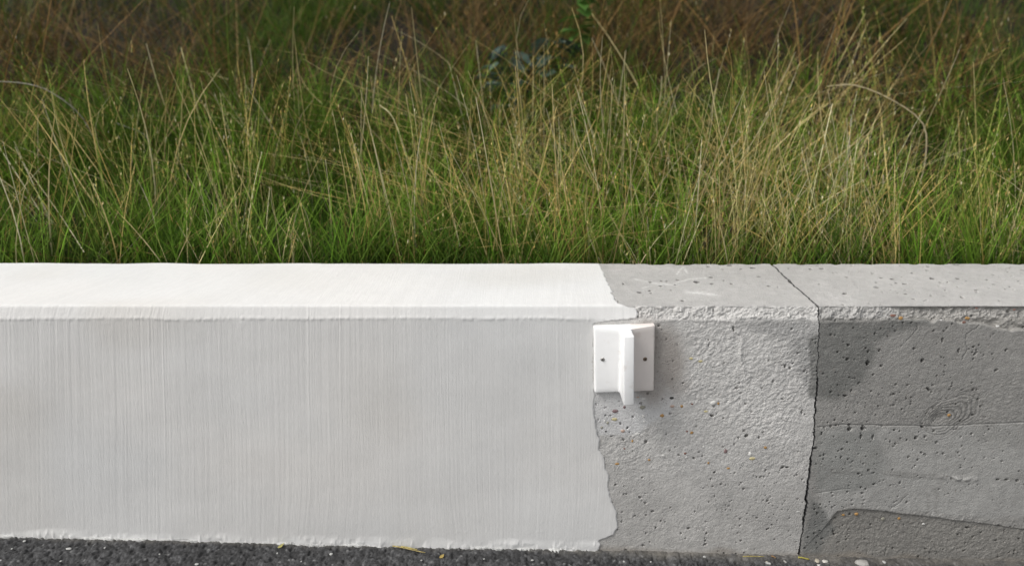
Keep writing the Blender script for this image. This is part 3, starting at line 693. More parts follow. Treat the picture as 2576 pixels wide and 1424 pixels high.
# flange: thin tips, thicker towards the web, coved where the web starts
def flange(tip, root):
    P = rounded([(-w2, -0.004), (w2, -0.004), (w2, tip), (f2, root), (f2, 0.058), (-f2, 0.058), (-f2, root), (-w2, tip)],
                [0, 0, 0.006, 0.006, 0, 0, 0.006, 0.006])
    out = []
    for i in range(len(P)):                                  # split the two long sloping sides into short facets
        p, q_ = P[i], P[(i + 1) % len(P)]
        m = 10 if abs(q_[0] - p[0]) > 0.03 and p[1] > 0 and q_[1] > 0 and p[1] < 0.05 else 1
        for k in range(m): out.append(p + (q_ - p) * k / m)
    return np.array(out)
def loft(name, A, B, h, mat, parent, slices=14, bevel=0.0012):
    import bmesh
    bm = bmesh.new(); rows = []
    for i in range(slices + 1):
        t = i / slices; rows.append([bm.verts.new((*(A[k] * (1 - t) + B[k] * t), h * t)) for k in range(len(A))])
    n = len(A)
    for i in range(slices):
        for k in range(n): bm.faces.new((rows[i][k], rows[i][(k + 1) % n], rows[i + 1][(k + 1) % n], rows[i + 1][k]))
    bm.faces.new(rows[0]); bm.faces.new(rows[-1])
    bmesh.ops.recalc_face_normals(bm, faces=bm.faces[:])
    ends = [set(rows[0]), set(rows[-1])]
    rim = [e for e in bm.edges if any(e.verts[0] in r_ and e.verts[1] in r_ for r_ in ends)]
    bmesh.ops.bevel(bm, geom=rim, offset=bevel, segments=2, profile=0.5, affect='EDGES')
    me = bpy.data.meshes.new(name); bm.to_mesh(me); bm.free()
    for p in me.polygons: p.use_smooth = True
    me.set_sharp_from_angle(angle=R(35))
    return obj(name, me, mat, parent)
# the flange flares towards its upper edge, so its faces lean out slightly
plate = loft('back_plate', flange(0.015, 0.017), flange(0.019, 0.041), BH, M_PLASTIC, bracket)
fin = extrude('fin', rounded([(-f2 + 0.0002, 0.052), (f2 - 0.0002, 0.052), (f2 - 0.0004, FP), (-f2 + 0.0004, FP)], [0, 0, 0.002, 0.002], 3), 0.0003, BH - 0.0003, M_PLASTIC, bracket, 0.0008)

def screw(xl, zl, yl, lean, mat, label):
    """pan head with a sunken cross recess"""
    n = 20
    prof = [(0.0, 0.0), (0.0052, 0.0), (0.0052, 0.0009), (0.0047, 0.0019), (0.0034, 0.0026), (0.0022, 0.0028)]
    V = []; q = []
    for (r_, h) in prof[1:]:
        for k in range(n): V.append((r_ * math.cos(2 * math.pi * k / n), h, r_ * math.sin(2 * math.pi * k / n)))
    for i in range(len(prof) - 2):
        for k in range(n): q.append((i * n + k, i * n + (k + 1) % n, (i + 1) * n + (k + 1) % n, (i + 1) * n + k))
    b0 = (len(prof) - 2) * n
    t = []
    for k in range(n): V.append((0.0018 * math.cos(2 * math.pi * k / n), 0.0016, 0.0018 * math.sin(2 * math.pi * k / n)))
    for k in range(n): q.append((b0 + k, b0 + (k + 1) % n, b0 + n + (k + 1) % n, b0 + n + k))
    V.append((0, 0.0012, 0)); c = len(V) - 1
    for k in range(n): t.append((b0 + n + k, b0 + n + (k + 1) % n, c))
    me = make_mesh('screw', np.array(V), quads=np.array(q), tris=np.array(t))
    me.flip_normals()
    o = obj('screw', me, mat, bracket, (xl, yl, zl)); o.rotation_euler = (0, 0, lean)
    o['label'] = label
    cr = []; cq = []
    for a in (0.4, 0.4 + math.pi / 2):
        ca, sa = math.cos(a), math.sin(a); b0 = len(cr)
        for (u, v_, h) in ((-0.0026, -0.0006, 0.0028), (0.0026, -0.0006, 0.0028), (0.0026, 0.0006, 0.0028), (-0.0026, 0.0006, 0.0028), (-0.002, -0.0004, 0.0014), (0.002, -0.0004, 0.0014), (0.002, 0.0004, 0.0014), (-0.002, 0.0004, 0.0014)):
            cr.append((u * ca - v_ * sa, h + 0.00015 + (0.0001 if a > 1 else 0), u * sa + v_ * ca))
        for f in ((0, 1, 2, 3), (4, 7, 6, 5), (0, 4, 5, 1), (1, 5, 6, 2), (2, 6, 7, 3), (3, 7, 4, 0)): cq.append([b0 + i for i in f])
    obj('cross_recess', make_mesh('cross_recess', np.array(cr), quads=np.array(cq), smooth=False), M_DARK, o)
sl = math.atan2(0.0125, w2 - f2)
fy = lambda x: 0.017 + 0.0125 * (w2 - abs(x)) / (w2 - f2)
screw(-0.0545, 0.091, fy(0.0545) + 0.0001, sl, M_STEEL, 'grey steel screw head')
screw(0.0505, 0.088, fy(0.0505) + 0.0001, -sl, M_RUST, 'rusty brown screw head')

# ------------------------------------------------------------------ asphalt road
xr = np.r_[-60, -30, -12, -6, -3, np.arange(-1.9, -1.42, 0.04), np.arange(-1.42, 1.42, 0.0021), np.arange(1.42, 1.9, 0.04), 3, 6, 12, 30, 60]
yr = np.r_[-60, -30, -12, -5, -2, -0.5, 0.3, 0.8, np.arange(1.1, 1.56, 0.03), np.arange(1.57, 1.765, 0.0021), 1.80, 1.9, 2.2]
XX, YY = np.meshgrid(xr, yr)
f1, f2_, idn = worley(XX * 120 + 0.4 * vn(XX * 40, YY * 40, 120), YY * 120, 121)
g1, g2, idg = worley(XX * 62, YY * 62, 124)
void = sstep(0.25, 0.75, vn(XX * 95, YY * 95, 127)) * 0.5 + sstep(0.35, 0.8, vn(XX * 48, YY * 48, 128)) * 0.5
Hr = 0.0026 * (0.6 - np.clip(f1, 0, 1)) * (0.5 + idn) + 0.0022 * (0.6 - np.clip(g1, 0, 1)) * (idg > 0.55) - 0.0065 * void + 0.002 * fbm(XX * 14, YY * 14, 129, 2)
fine = ((XX > -1.45) & (XX < 1.45) & (YY > 1.5))
Hr = np.where(fine, 1.5 * Hr, 0)
yw = Y_C + (road_z(XX) - Z_C) * math.tan(BAT)
silt = sstep(0.045, 0.0, yw - YY + 0.015 * fbm(XX * 8, YY * 8, 130, 2)) * sstep(0.0, 0.5, XX) + 0.6 * sstep(0.016, 0.0, yw - YY + 0.010 * fbm(XX * 10, YY * 10, 131, 2))
silt = np.clip(silt, 0, 1)
Hr = Hr * (1 - 0.55 * silt) + 0.003 * silt
crease = sstep(0.05, 0.16, f2_ - f1)
cr_ = np.array([0.036, 0.036, 0.037]) * (0.55 + 1.3 * idn[..., None] ** 2 + 0.5 * (idg[..., None] > 0.75))
light = ((idn > 0.965) & (f1 < 0.4))[..., None]
cr_ = np.where(light, np.array([0.13, 0.13, 0.128]), cr_)
dustm = (np.clip(0.25 + 0.6 * fbm(XX * 3, YY * 6, 133, 3), 0, 1) * (1 - crease) * sstep(-0.9, 0.2, XX))[..., None]
cr_ = cr_ * (1 - 0.55 * dustm) + np.array([0.27, 0.27, 0.27]) * 0.55 * dustm
sm = silt[..., None] * np.clip(0.55 + 0.5 * fbm(XX * 40, YY * 40, 134, 3), 0, 1)[..., None]
cr_ = cr_ * (1 - 0.7 * sm) + np.array([0.20, 0.185, 0.16]) * 0.7 * sm
bounce = sstep(1.45, 0.9, YY)[..., None]  # road out of view, lightened to bounce light on to the wall face
cr_ = cr_ * (1 - bounce) + np.array([0.11, 0.11, 0.108]) * bounce
V = np.stack([XX, YY, road_z(XX) + Hr], -1).reshape(-1, 3)
idx = np.arange(XX.size).reshape(XX.shape)
q = np.stack([idx[:-1, :-1], idx[:-1, 1:], idx[1:, 1:], idx[1:, :-1]], -1).reshape(-1, 4)
obj('road', make_mesh('road', V, quads=q, cols=cr_.reshape(-1, 3)), M_ROAD, kind='structure')

# ------------------------------------------------------------------ loose things on the asphalt
def chip_mesh(seed, col, flat=0.35, n=8):
    r_ = np.random.default_rng(seed); V = [(0, 0, flat)]
    rad = 0.75 + 0.4 * r_.random(n)
    for (s_, h) in ((0.7, flat * 0.85), (1.0, 0.25 * flat), (0.85, -0.3 * flat)):
        for k in range(n):
            a = 2 * math.pi * k / n
            V.append((s_ * rad[k] * math.cos(a), s_ * rad[k] * math.sin(a), h + 0.1 * flat * r_.standard_normal()))
    V.append((0, 0, -0.3 * flat))
    t = [(0, 1 + k, 1 + (k + 1) % n) for k in range(n)] + [(len(V) - 1, 1 + 2 * n + (k + 1) % n, 1 + 2 * n + k) for k in range(n)]
    q = [(1 + r0 * n + k, 1 + (r0 + 1) * n + k, 1 + (r0 + 1) * n + (k + 1) % n, 1 + r0 * n + (k + 1) % n) for r0 in (0, 1) for k in range(n)]
    me = make_mesh('stone_chip', np.array(V), quads=q, tris=t, smooth=False, cols=np.tile(np.array(col), (len(V), 1)))
    me.materials.append(M_STONE)
    return me
WH = (0.40, 0.40, 0.385); GR = (0.33, 0.32, 0.30); TAN = (0.40, 0.36, 0.29)
def z6(x, y): return (x * 1300 / 2576) * PW / 3968, (1800 + y * 1300 / 2576) * PW / 3968
def z8(x, y): return (2668 + x * 1300 / 2576) * PW / 3968, (2000 + y * 1300 / 2576) * PW / 3968
def z7(x, y): return (1300 + x * 1300 / 2576) * PW / 3968, (2000 + y * 1300 / 2576) * PW / 3968
small = 'small white stone chip lying on the dark asphalt'
chips = [(z6(530, 648), .0095, .0045, WH, 'long flat white flake on dark asphalt below the brushed coat', None), (z6(190, 590), .005, .004, WH, small, 1), (z6(92, 648), .0035, .003, WH, small, 1),
         (z6(805, 641), .003, .004, WH, small, 1), (z6(468, 743), .004, .003, WH, small, 1), (z6(5, 737), .004, .003, WH, small, 1), (z6(2545, 690), .006, .005, WH, small, 1), (z6(1510, 768), .007, .004, WH, small, 1),
         (z6(1225, 690), .003, .0025, WH, small, 1), (z6(2130, 683), .003, .0035, WH, small, 1), (z6(2313, 745), .0025, .0025, WH, small, 1), (z7(2215, 350), .004, .003, WH, small, 1), (z7(2420, 352), .004, .003, WH, small, 1), (z7(1140, 330), .003, .0025, WH, small, 1),
         (z7(1510, 340), .005, .003, WH, small, 1), (z7(660, 340), .003, .0025, WH, small, 1),
         (z8(120, 312), .006, .0045, WH, 'white pebble at the wall foot, beside a lying straw', None), (z8(1047, 351), .011, .0065, (0.5, 0.48, 0.44), 'rounded pale stone at the wall foot right of the joint', None),
         (z8(985, 346), .009, .0075, TAN, 'dull tan stone touching the wall foot next to rounded pale stone', None), (z8(1330, 366), .026, .013, GR, 'largest grey stone lying against the bare wall foot', None),
         (z8(1500, 355), .006, .006, WH, 'round white pebble at the foot of the darker wall section', None), (z8(1000, 379), .006, .005, (0.45, 0.44, 0.42), 'small light grey stone in front of the rounded pale stone', None),
         (z8(610, 364), .012, .005, WH, 'ragged white flake on asphalt between the two straws', None), (z8(742, 352), .004, .006, GR, 'little grey stone standing at the wall foot before the joint', None), (z8(600, 352), .004, .003, TAN, 'tiny tan stone above the ragged white flake', None)]
for i, (p, rx, ry, c, lab, g) in enumerate(chips):
    x, y = road_pt(*p)
    o = obj('stone_chip', chip_mesh(300 + i, c, 0.5 if max(rx, ry) < .02 else 0.75), None, None, (x, y, float(road_z(x)) + 0.0012 + 0.12 * min(rx, ry)), label=lab, category='stone')
    o.scale = (rx * 0.85, ry * 1.1, min(rx, ry) * 0.8); o.rotation_euler = (0, 0, rng.uniform(-0.4, 0.4))
    if g: o['group'] = 'white stone chips scattered on the asphalt'

def tube(name, pts, r0, r1, col0, col1, mat, parent=None, n=6, props=None, origin=None):
    pts = np.array(pts, float); m = len(pts)
    origin = pts[0] if origin is None else np.array(origin)
    T = np.gradient(pts, axis=0); T /= np.linalg.norm(T, axis=1)[:, None]
    A = np.cross(T, np.array([0.31, 0.87, 0.38])); A /= np.linalg.norm(A, axis=1)[:, None]; B = np.cross(T, A)
    rr = np.linspace(r0, r1, m); V = []; C = []
    for i in range(m):
        for k in range(n):
            a = 2 * math.pi * k / n
            V.append(pts[i] + rr[i] * (A[i] * math.cos(a) + B[i] * math.sin(a))); C.append(np.array(col0) + (np.array(col1) - np.array(col0)) * i / (m - 1))
    V.append(pts[0]); V.append(pts[-1]); C += [np.array(col0), np.array(col1)]
    q = [(i * n + k, i * n + (k + 1) % n, (i + 1) * n + (k + 1) % n, (i + 1) * n + k) for i in range(m - 1) for k in range(n)]
    t = [(len(V) - 2, (k + 1) % n, k) for k in range(n)] + [(len(V) - 1, (m - 1) * n + k, (m - 1) * n + (k + 1) % n) for k in range(n)]
    me = make_mesh(name, np.array(V) - origin, quads=q, tris=t, cols=np.array(C))
    o = obj(name, me, mat, parent, origin if parent is None else None)
    for k, v in (props or {}).items(): o[k] = v
    return o

def straw(a, b, r_, lab, c=(0.42, 0.34, 0.14)):
    x0, y0 = road_pt(*a); x1, y1 = road_pt(*b)
    pts = [(x0 + (x1 - x0) * t, y0 + (y1 - y0) * t, float(road_z(x0 + (x1 - x0) * t)) + 0.0035 + r_ + 0.0008 * math.sin(5 * t)) for t in np.linspace(0, 1, 7)]
    tube('straw', pts, r_, r_ * 0.7, c, tuple(v * 1.1 for v in c), M_STRAW, props={'label': lab, 'category': 'straw'})
straw(z7(440, 238), z7(690, 288), 0.0016, 'long yellow straw slanting away from the foot of the white coat')
straw(z7(505, 242), z7(628, 264), 0.0016, 'short yellow straw lying alongside a longer one by the coat', (0.52, 0.44, 0.16))
straw(z8(415, 318), z8(580, 316), 0.0012, 'thin yellow straw lying flat along the bare wall foot', (0.46, 0.38, 0.14))
straw(z8(840, 327), z8(925, 340), 0.0024, 'thick olive yellow straw stub lying across the wall joint', (0.36, 0.32, 0.08))
straw(z8(635, 316), z8(668, 328), 0.0018, 'short brown twig bit at the end of the thin straw', (0.28, 0.17, 0.08))

def leaf(p, L, W, ang, col, lab):
    x, y = road_pt(*p); V = []; q = []
    for i, t in enumerate(np.linspace(0, 1, 7)):
        w = W * math.sin(math.pi * min(1, 0.06 + 0.94 * t) ** 0.8) + 0.0002
        for s_ in (-1, 0, 1):
            V.append(((t - 0.5) * L * math.cos(ang) - s_ * w * math.sin(ang), (t - 0.5) * L * math.sin(ang) + s_ * w * math.cos(ang), 0.0012 * abs(s_) + 0.003 * t * t))
    for i in range(6):
        for k in range(2): q.append((i * 3 + k, i * 3 + k + 1, i * 3 + k + 4, i * 3 + k + 3))
    V = np.array(V); V2 = np.r_[V, V - np.array([0, 0, 0.0004])]
    q = q + [tuple(np.array(f)[::-1] + len(V)) for f in q]
    me = make_mesh('leaf', V2, quads=q, cols=np.tile(np.array(col), (len(V2), 1)))
    obj('fallen_leaf', me, M_STRAW, None, (x, y, float(road_z(x)) + 0.0035), label=lab, category='leaf')
leaf(z6(2160, 632), 0.020, 0.0045, 0.9, (0.38, 0.35, 0.13), 'small pale yellow leaf standing at the white coat foot')
leaf(z7(818, 317), 0.015, 0.005, 0.8, (0.40, 0.30, 0.10), 'tiny ochre leaf on the asphalt below two straws')

# ------------------------------------------------------------------ grassy bank behind the wall
B0 = Y_B + 0.03
def bank_z(x, y):
    d = np.maximum(0, y - B0)
    rise = 0.36 * np.minimum(d, 5.5) + 0.10 * np.clip(d - 5.5, 0, 30)
    return Z_T - 0.10 + rise + 0.10 * fbm(x * 0.9, y * 0.9, 140, 3) * sstep(0.0, 1.2, d) + 0.03 * vn(x * 4, y * 4, 141)
xb = np.r_[-60, -25, -12, np.arange(-8, 8.01, 0.12), 12, 25, 60]; yb = np.r_[Y_B - 0.1, np.arange(B0, 9, 0.12), 12, 20, 40, 80]
XX, YY = np.meshgrid(xb, yb); ZZ = bank_z(XX, YY)
idx = np.arange(XX.size).reshape(XX.shape)
q = np.stack([idx[:-1, :-1], idx[:-1, 1:], idx[1:, 1:], idx[1:, :-1]], -1).reshape(-1, 4)
obj('bank', make_mesh('bank', np.stack([XX, YY, ZZ], -1).reshape(-1, 3), quads=q), M_BANK, kind='structure')

def lerp_cols(pal, w):
    pal = np.array(pal); k = rng.choice(len(pal), size=w, p=None)
    return pal[k]

def blades(x, y, h, w, az, lean, bend, cb, ct, nseg=4, taper=0.7, wmin=0.08, z0=None, kink=None, face_cam=0.0):
    """ribbons: one per root; returns verts, quads, tris, colours"""
    n = len(x)
    az = np.where((y < Y_B + 0.35) & (np.sin(az) < -0.1), -az, az)
    z = bank_z(x, y) - 0.01 if z0 is None else z0
    t = np.linspace(0, 1, nseg + 1)[None, :]
    off = h[:, None] * (lean[:, None] * t + bend[:, None] * t * t)
    slope = lean[:, None] + bend[:, None] * t
    up = h[:, None] * t / np.sqrt(1 + 0.75 * slope ** 2)
    if kink is not None: up = up - h[:, None] * kink[:, None] * np.maximum(0, t - 0.6) ** 1.5 * 3.2
    px = x[:, None] + np.cos(az)[:, None] * off; py = y[:, None] + np.sin(az)[:, None] * off; pz = z[:, None] + up
    # keep them from growing through the back of the wall
    py = np.where((py < Y_B + 0.012) & (pz < Z_T + 0.01), Y_B + 0.012, py)
    wa = rng.uniform(0, math.pi, n); wa = wa * (1 - face_cam)
    ww = (w[:, None] * np.maximum((1 - t) ** taper, wmin)) * 0.5
    wx, wy = np.cos(wa)[:, None] * ww, np.sin(wa)[:, None] * ww
    L = np.stack([px - wx, py - wy, pz], -1); Rr = np.stack([px + wx, py + wy, pz], -1)
    V = np.stack([L, Rr], 2).reshape(n, -1, 3)                     # (n, 2*(nseg+1), 3)
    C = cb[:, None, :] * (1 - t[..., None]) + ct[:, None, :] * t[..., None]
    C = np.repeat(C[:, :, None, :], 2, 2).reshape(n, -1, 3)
    m = 2 * (nseg + 1)
    base = (np.arange(n) * m)[:, None, None]
    qd = np.array([[2 * i, 2 * i + 1, 2 * i + 3, 2 * i + 2] for i in range(nseg)])[None]
    Q = (base + qd).reshape(-1, 4)
    return V.reshape(-1, 3), Q, C.reshape(-1, 3), (px, py, pz)

class Bag:
    def __init__(self): self.V = []; self.Q = []; self.C = []; self.n = 0
    def add(self, V, Q, C): self.V.append(V); self.Q.append(Q + self.n); self.C.append(C); self.n += len(V)
    def build(self, name, mat, **p):
        return obj(name, make_mesh(name, np.concatenate(self.V), quads=np.concatenate(self.Q), cols=np.concatenate(self.C)), mat, **p)

def scatter(n, y0, y1, power=1.0, clump=0.5, seed=150, sc=2.6, mid=False):
    """roots behind the wall; wider with distance; thinned by clumps"""
    k = int(n * (4.5 if mid else 2.2))
    y = y0 + (y1 - y0) * rng.random(k) ** power
    hw = 0.74 * y + 0.45
    x = (rng.random(k) * 2 - 1) * hw
    c = 0.5 + 0.5 * fbm(x * sc, y * sc, seed, 3)
    keep = rng.random(k) < (1 - clump) + clump * sstep(0.3, 0.7, c)
    if mid: keep &= rng.random(k) < 0.22 + 0.78 * np.exp(-((x - 0.35) / 0.95) ** 2)      # the dry stems stand thickest in one stretch of the bank
    return x[keep][:n], y[keep][:n]

GREENS = np.array([(0.068, 0.155, 0.012), (0.105, 0.215, 0.016), (0.130, 0.230, 0.022), (0.160, 0.250, 0.034), (0.070, 0.130, 0.018), (0.048, 0.122, 0.012)])
YGREEN = np.array([(0.21, 0.28, 0.05), (0.27, 0.31, 0.07), (0.16, 0.25, 0.04), (0.34, 0.34, 0.11)])
STRAWS = np.array([(0.52, 0.385, 0.13), (0.60, 0.465, 0.19), (0.42, 0.29, 0.09), (0.64, 0.54, 0.28), (0.56, 0.405, 0.13), (0.64, 0.58, 0.40)])
BROWNS = np.array([(0.29, 0.165, 0.055), (0.34, 0.205, 0.075), (0.20, 0.115, 0.04), (0.40, 0.235, 0.08), (0.25, 0.165, 0.07)])
pick = lambda P, n: P[rng.integers(0, len(P), n)] * rng.uniform(0.75, 1.25, (n, 1))
U = lambda a, b, n: rng.uniform(a, b, n)


def spikelets(px, py, pz, idx, per, col, size, spread, t0=0.5):
    m = len(idx) * per
    i = np.repeat(idx, per); t = t0 + (1 - t0) * rng.random(m)
    f = t * (px.shape[1] - 1); a = np.minimum(f.astype(int), px.shape[1] - 2); f = f - a
    P = [p[i, a] * (1 - f) + p[i, a + 1] * f for p in (px, py, pz)]
    az = rng.uniform(0, 6.28, m); L = size * rng.uniform(0.6, 1.5, m); out = spread * rng.uniform(0.2, 1.0, m) * (1.15 - t)
    c = np.array([P[0] + np.cos(az) * out, P[1] + np.sin(az) * out, P[2] + 0.4 * out]).T
    d = np.stack([np.cos(az) * 0.35, np.sin(az) * 0.35, np.ones(m)], -1) * L[:, None]
    sx = np.stack([np.cos(az + 1.57), np.sin(az + 1.57), np.zeros(m)], -1) * (L * 0.14)[:, None]
    V = np.stack([c, c + d * 0.45 + sx, c + d, c + d * 0.45 - sx], 1)
    Q = (np.arange(m) * 4)[:, None] + np.arange(4)[None]
    C = np.repeat(pick(col, m)[:, None, :], 4, 1)
    return V.reshape(-1, 3), Q, C.reshape(-1, 3)

def tussocks(nc, per, y0, y1, power, clump, seed, sc, rad, h0, h1, w0, w1, tilt_, fan, bend, pal_b, pal_t, nseg=4, taper=0.7, wmin=0.08, sidew=1.4, mid=False):
    """clumps of shoots that fan out from a shared root and share a height, a lean and a colour"""
    xc, yc = scatter(nc, y0, y1, power, clump, seed, sc, mid); nc = len(xc)
    k = np.repeat(np.arange(nc), np.maximum(1, rng.poisson(per, nc))); n = len(k)
    x = xc[k] + rng.normal(0, rad, n); y = np.maximum(Y_B + 0.025, yc[k] + rng.normal(0, rad, n))
    lx = (rng.normal(0, tilt_ * sidew, nc)[k] + rng.normal(0, fan * sidew, n)); ly = rng.normal(0, tilt_, nc)[k] + rng.normal(0, fan, n)
    ly = np.where(y < Y_B + 0.35, np.abs(ly) * 0.8, ly)
    hc = rng.uniform(h0, h1, nc)[k] * rng.uniform(0.55, 1.1, n)
    ib = rng.integers(0, len(pal_b), nc)[k]; it = rng.integers(0, len(pal_t), nc)[k]
    bright = rng.uniform(0.75, 1.25, nc)[k][:, None] * rng.uniform(0.75, 1.25, (n, 1))
    return blades(x, y, hc, rng.uniform(w0, w1, n), np.arctan2(ly, lx), np.hypot(lx, ly), np.abs(rng.normal(0, bend, n)), pal_b[ib] * bright, pal_t[it] * bright, nseg, taper, wmin)

# 1. green grass: short dense tufts along the wall, longer leaves further up
g = Bag()
g.add(*tussocks(1150, 14, Y_B + 0.03, 3.0, 1.7, 0.5, 151, 2.6, 0.035, 0.10, 0.30, 0.0022, 0.0042, 0.10, 0.16, 0.28, GREENS * 0.4, GREENS * 1.0)[:3])  # green bases darkened, painting the shade of the gaps between shoots
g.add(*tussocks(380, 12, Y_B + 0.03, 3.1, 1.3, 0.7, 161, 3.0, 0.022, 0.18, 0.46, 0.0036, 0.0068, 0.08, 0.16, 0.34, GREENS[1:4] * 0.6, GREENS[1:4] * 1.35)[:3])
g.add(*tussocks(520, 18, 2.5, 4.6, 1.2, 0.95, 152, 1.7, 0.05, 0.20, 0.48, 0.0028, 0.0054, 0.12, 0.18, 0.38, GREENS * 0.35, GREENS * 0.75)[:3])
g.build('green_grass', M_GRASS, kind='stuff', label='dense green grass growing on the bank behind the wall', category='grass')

# 2. flowering stems with spikelets, yellow-green and straw near the wall, brown higher up
s_ = Bag()
v = tussocks(165, 9, Y_B + 0.03, 3.0, 1.4, 0.9, 153, 2.0, 0.04, 0.24, 0.52, 0.0017, 0.0031, 0.12, 0.12, 0.14, np.r_[YGREEN, YGREEN, STRAWS], np.r_[YGREEN * 1.1, YGREEN * 1.2, STRAWS * 1.1], 6, 0.35, 0.35, mid=True)
s_.add(*v[:3]); n = len(v[3][0]); s_.add(*spikelets(*v[3], np.nonzero(rng.random(n) < 0.6)[0], 14, np.r_[YGREEN, YGREEN * 1.1, STRAWS], 0.010, 0.014, 0.5))
x, y = scatter(300, Y_B + 0.03, 2.9, 1.3, 0.8, 163, 2.0, mid=True); n = len(x)                # tall single straws
az = np.where(rng.random(n) < 0.5, 0, math.pi) + rng.normal(0, 0.7, n)
v = blades(x, y, U(0.26, 0.58, n), U(0.0024, 0.0044, n), az, np.abs(rng.normal(0, 0.26, n)), rng.normal(0, 0.14, n), pick(STRAWS, n), pick(STRAWS[[1, 3, 5]], n) * 1.1, 6, 0.3, 0.4, face_cam=0.5)
s_.add(*v[:3]); s_.add(*spikelets(*v[3], np.nonzero(rng.random(n) < 0.4)[0], 12, np.r_[STRAWS, YGREEN], 0.010, 0.012, 0.7))
v = tussocks(230, 9, 2.9, 6.4, 1.1, 0.9, 154, 1.4, 0.07, 0.30, 0.75, 0.0030, 0.0052, 0.22, 0.18, 0.30, BROWNS * 0.5, np.r_[STRAWS * 0.38, BROWNS * 0.65, BROWNS * 0.9, YGREEN * 0.4], 5, 0.35, 0.35)
s_.add(*v[:3]); n = len(v[3][0]); s_.add(*spikelets(*v[3], np.nonzero(rng.random(n) < 0.4)[0], 10, np.r_[BROWNS * 0.7, STRAWS * 0.4], 0.014, 0.02, 0.6))
s_.build('flowering_grass_stems', M_STRAW, kind='stuff', label='thin flowering grass stems with small spikelets standing in the grass', category='grass')

# 3. dry leaning straws that criss-cross, matted dead leaves, brown grass high on the bank
d_ = Bag()
d_.add(*tussocks(95, 9, Y_B + 0.04, 3.0, 1.3, 0.9, 155, 2.0, 0.025, 0.20, 0.48, 0.0020, 0.0036, 0.22, 0.22, 0.2, STRAWS, STRAWS, 5, 0.3, 0.4, 1.6, mid=True)[:3])
x, y = scatter(620, Y_B + 0.04, 3.0, 1.2, 0.8, 165, 2.4, mid=True); n = len(x)
az = np.where(rng.random(n) < 0.5, 0, math.pi) + rng.normal(0, 0.5, n)
d_.add(*blades(x, y, U(0.12, 0.38, n), U(0.0017, 0.0030, n), az, np.abs(rng.normal(1.2, 0.9, n)), rng.normal(0.0, 0.5, n), pick(STRAWS, n), pick(STRAWS, n), 5, 0.3, 0.4, z0=bank_z(x, y) + U(0.02, 0.26, n), face_cam=0.5)[:3])
x, y = scatter(2600, Y_B + 0.04, 3.4, 1.2, 0.8, 156, 2.4); n = len(x)
d_.add(*blades(x, y, U(0.08, 0.24, n), U(0.0018, 0.0034, n), U(0, 6.28, n), np.abs(rng.normal(0.7, 0.5, n)), rng.normal(0.2, 0.5, n), pick(BROWNS, n) * 0.6, np.where(rng.random((n, 1)) < 0.35, pick(STRAWS, n) * 0.8, pick(BROWNS, n) * 0.9), 3, 0.4, 0.2)[:3])
d_.add(*tussocks(430, 18, 3.0, 7.2, 1.1, 0.95, 157, 1.2, 0.08, 0.25, 0.65, 0.0036, 0.0070, 0.26, 0.26, 0.5, BROWNS * 0.28, np.r_[BROWNS * 0.45, BROWNS * 0.6, BROWNS * 0.75, GREENS * 0.6])[:3])
d_.add(*tussocks(170, 6, 2.7, 5.6, 1.1, 0.6, 159, 1.6, 0.08, 0.3, 0.8, 0.0030, 0.0052, 0.70, 0.40, 0.6, BROWNS * 0.6, BROWNS * 0.95, 6, 0.3, 0.35, 1.8)[:3])
d_.build('dry_grass', M_STRAW, kind='stuff', label='dry straw coloured and brown grass tangled through the bank', category='grass')

# ------------------------------------------------------------------ single stalks that stand out
def at(px, py, Y):
    sp, cp = math.sin(PITCH), math.cos(PITCH)
    u = (px - PW / 2) / FPX; v = (PH / 2 - py) / FPX
    d = np.array([u, cp + v * sp, -sp + v * cp]); return CAM + d * (Y / d[1])
def smooth_curve(P, n=18):
    P = np.array(P); m = len(P); out = []
    E = np.r_[[2 * P[0] - P[1]], P, [2 * P[-1] - P[-2]]]
    for i in range(m - 1):
        p0, p1, p2, p3 = E[i:i + 4]
        for t in np.linspace(0, 1, max(2, n // (m - 1)), endpoint=False):
            out.append(0.5 * ((2 * p1) + (-p0 + p2) * t + (2 * p0 - 5 * p1 + 4 * p2 - p3) * t * t + (-p0 + 3 * p1 - 3 * p2 + p3) * t ** 3))
    out.append(P[-1]); return np.array(out)
def stalk(pix, Y0, Y1, r0, r1, c, lab):
    P = [at(px, py, Y0 + (Y1 - Y0) * i / (len(pix) - 1)) for i, (px, py) in enumerate(pix)]
    b = P[0].copy(); b[2] = float(bank_z(b[0], b[1])) - 0.01
    if P[0][2] - b[2] > 0.02: P = [b + np.array([0, 0, 0])] + P
    tube('dry_grass_stalk', smooth_curve(P), r0 * 0.9, r1 * 0.9, c, tuple(v * 1.1 for v in c), M_STRAW, props={'label': lab, 'category': 'stalk', 'group': 'single dry stalks in the grass'})
PALE = (0.42, 0.36, 0.23); TANC = (0.38, 0.29, 0.13); GREY = (0.33, 0.31, 0.26)
stalk([(255, 650), (225, 540), (190, 430), (150, 320), (130, 232)], 2.55, 2.75, 0.0042, 0.0026, TANC, 'thick tan stalk leaning with a snapped top above the white coat')
stalk([(300, 520), (270, 430), (210, 300), (132, 235), (70, 212), (-10, 205)], 2.75, 2.7, 0.0026, 0.0018, GREY, 'pale grey stalk arching over sideways past the thick tan stalk')
stalk([(460, 610), (450, 560), (420, 470), (385, 390), (365, 340), (290, 310)], 2.7, 2.8, 0.0026, 0.0022, GREY, 'greyish stalk broken and lying slantwise in dark green grass')
stalk([(325, 560), (345, 440), (365, 400), (420, 370), (495, 342)], 2.75, 2.85, 0.0020, 0.0014, PALE, 'thin pale stalk bowed low with its tip pointing at the bracket side')
stalk([(575, 655), (555, 540), (520, 380), (490, 250), (455, 120)], 2.5, 3.0, 0.0032, 0.0018, (0.40, 0.36, 0.18), 'long straight olive stalk leaning over the dark gap in the grass')
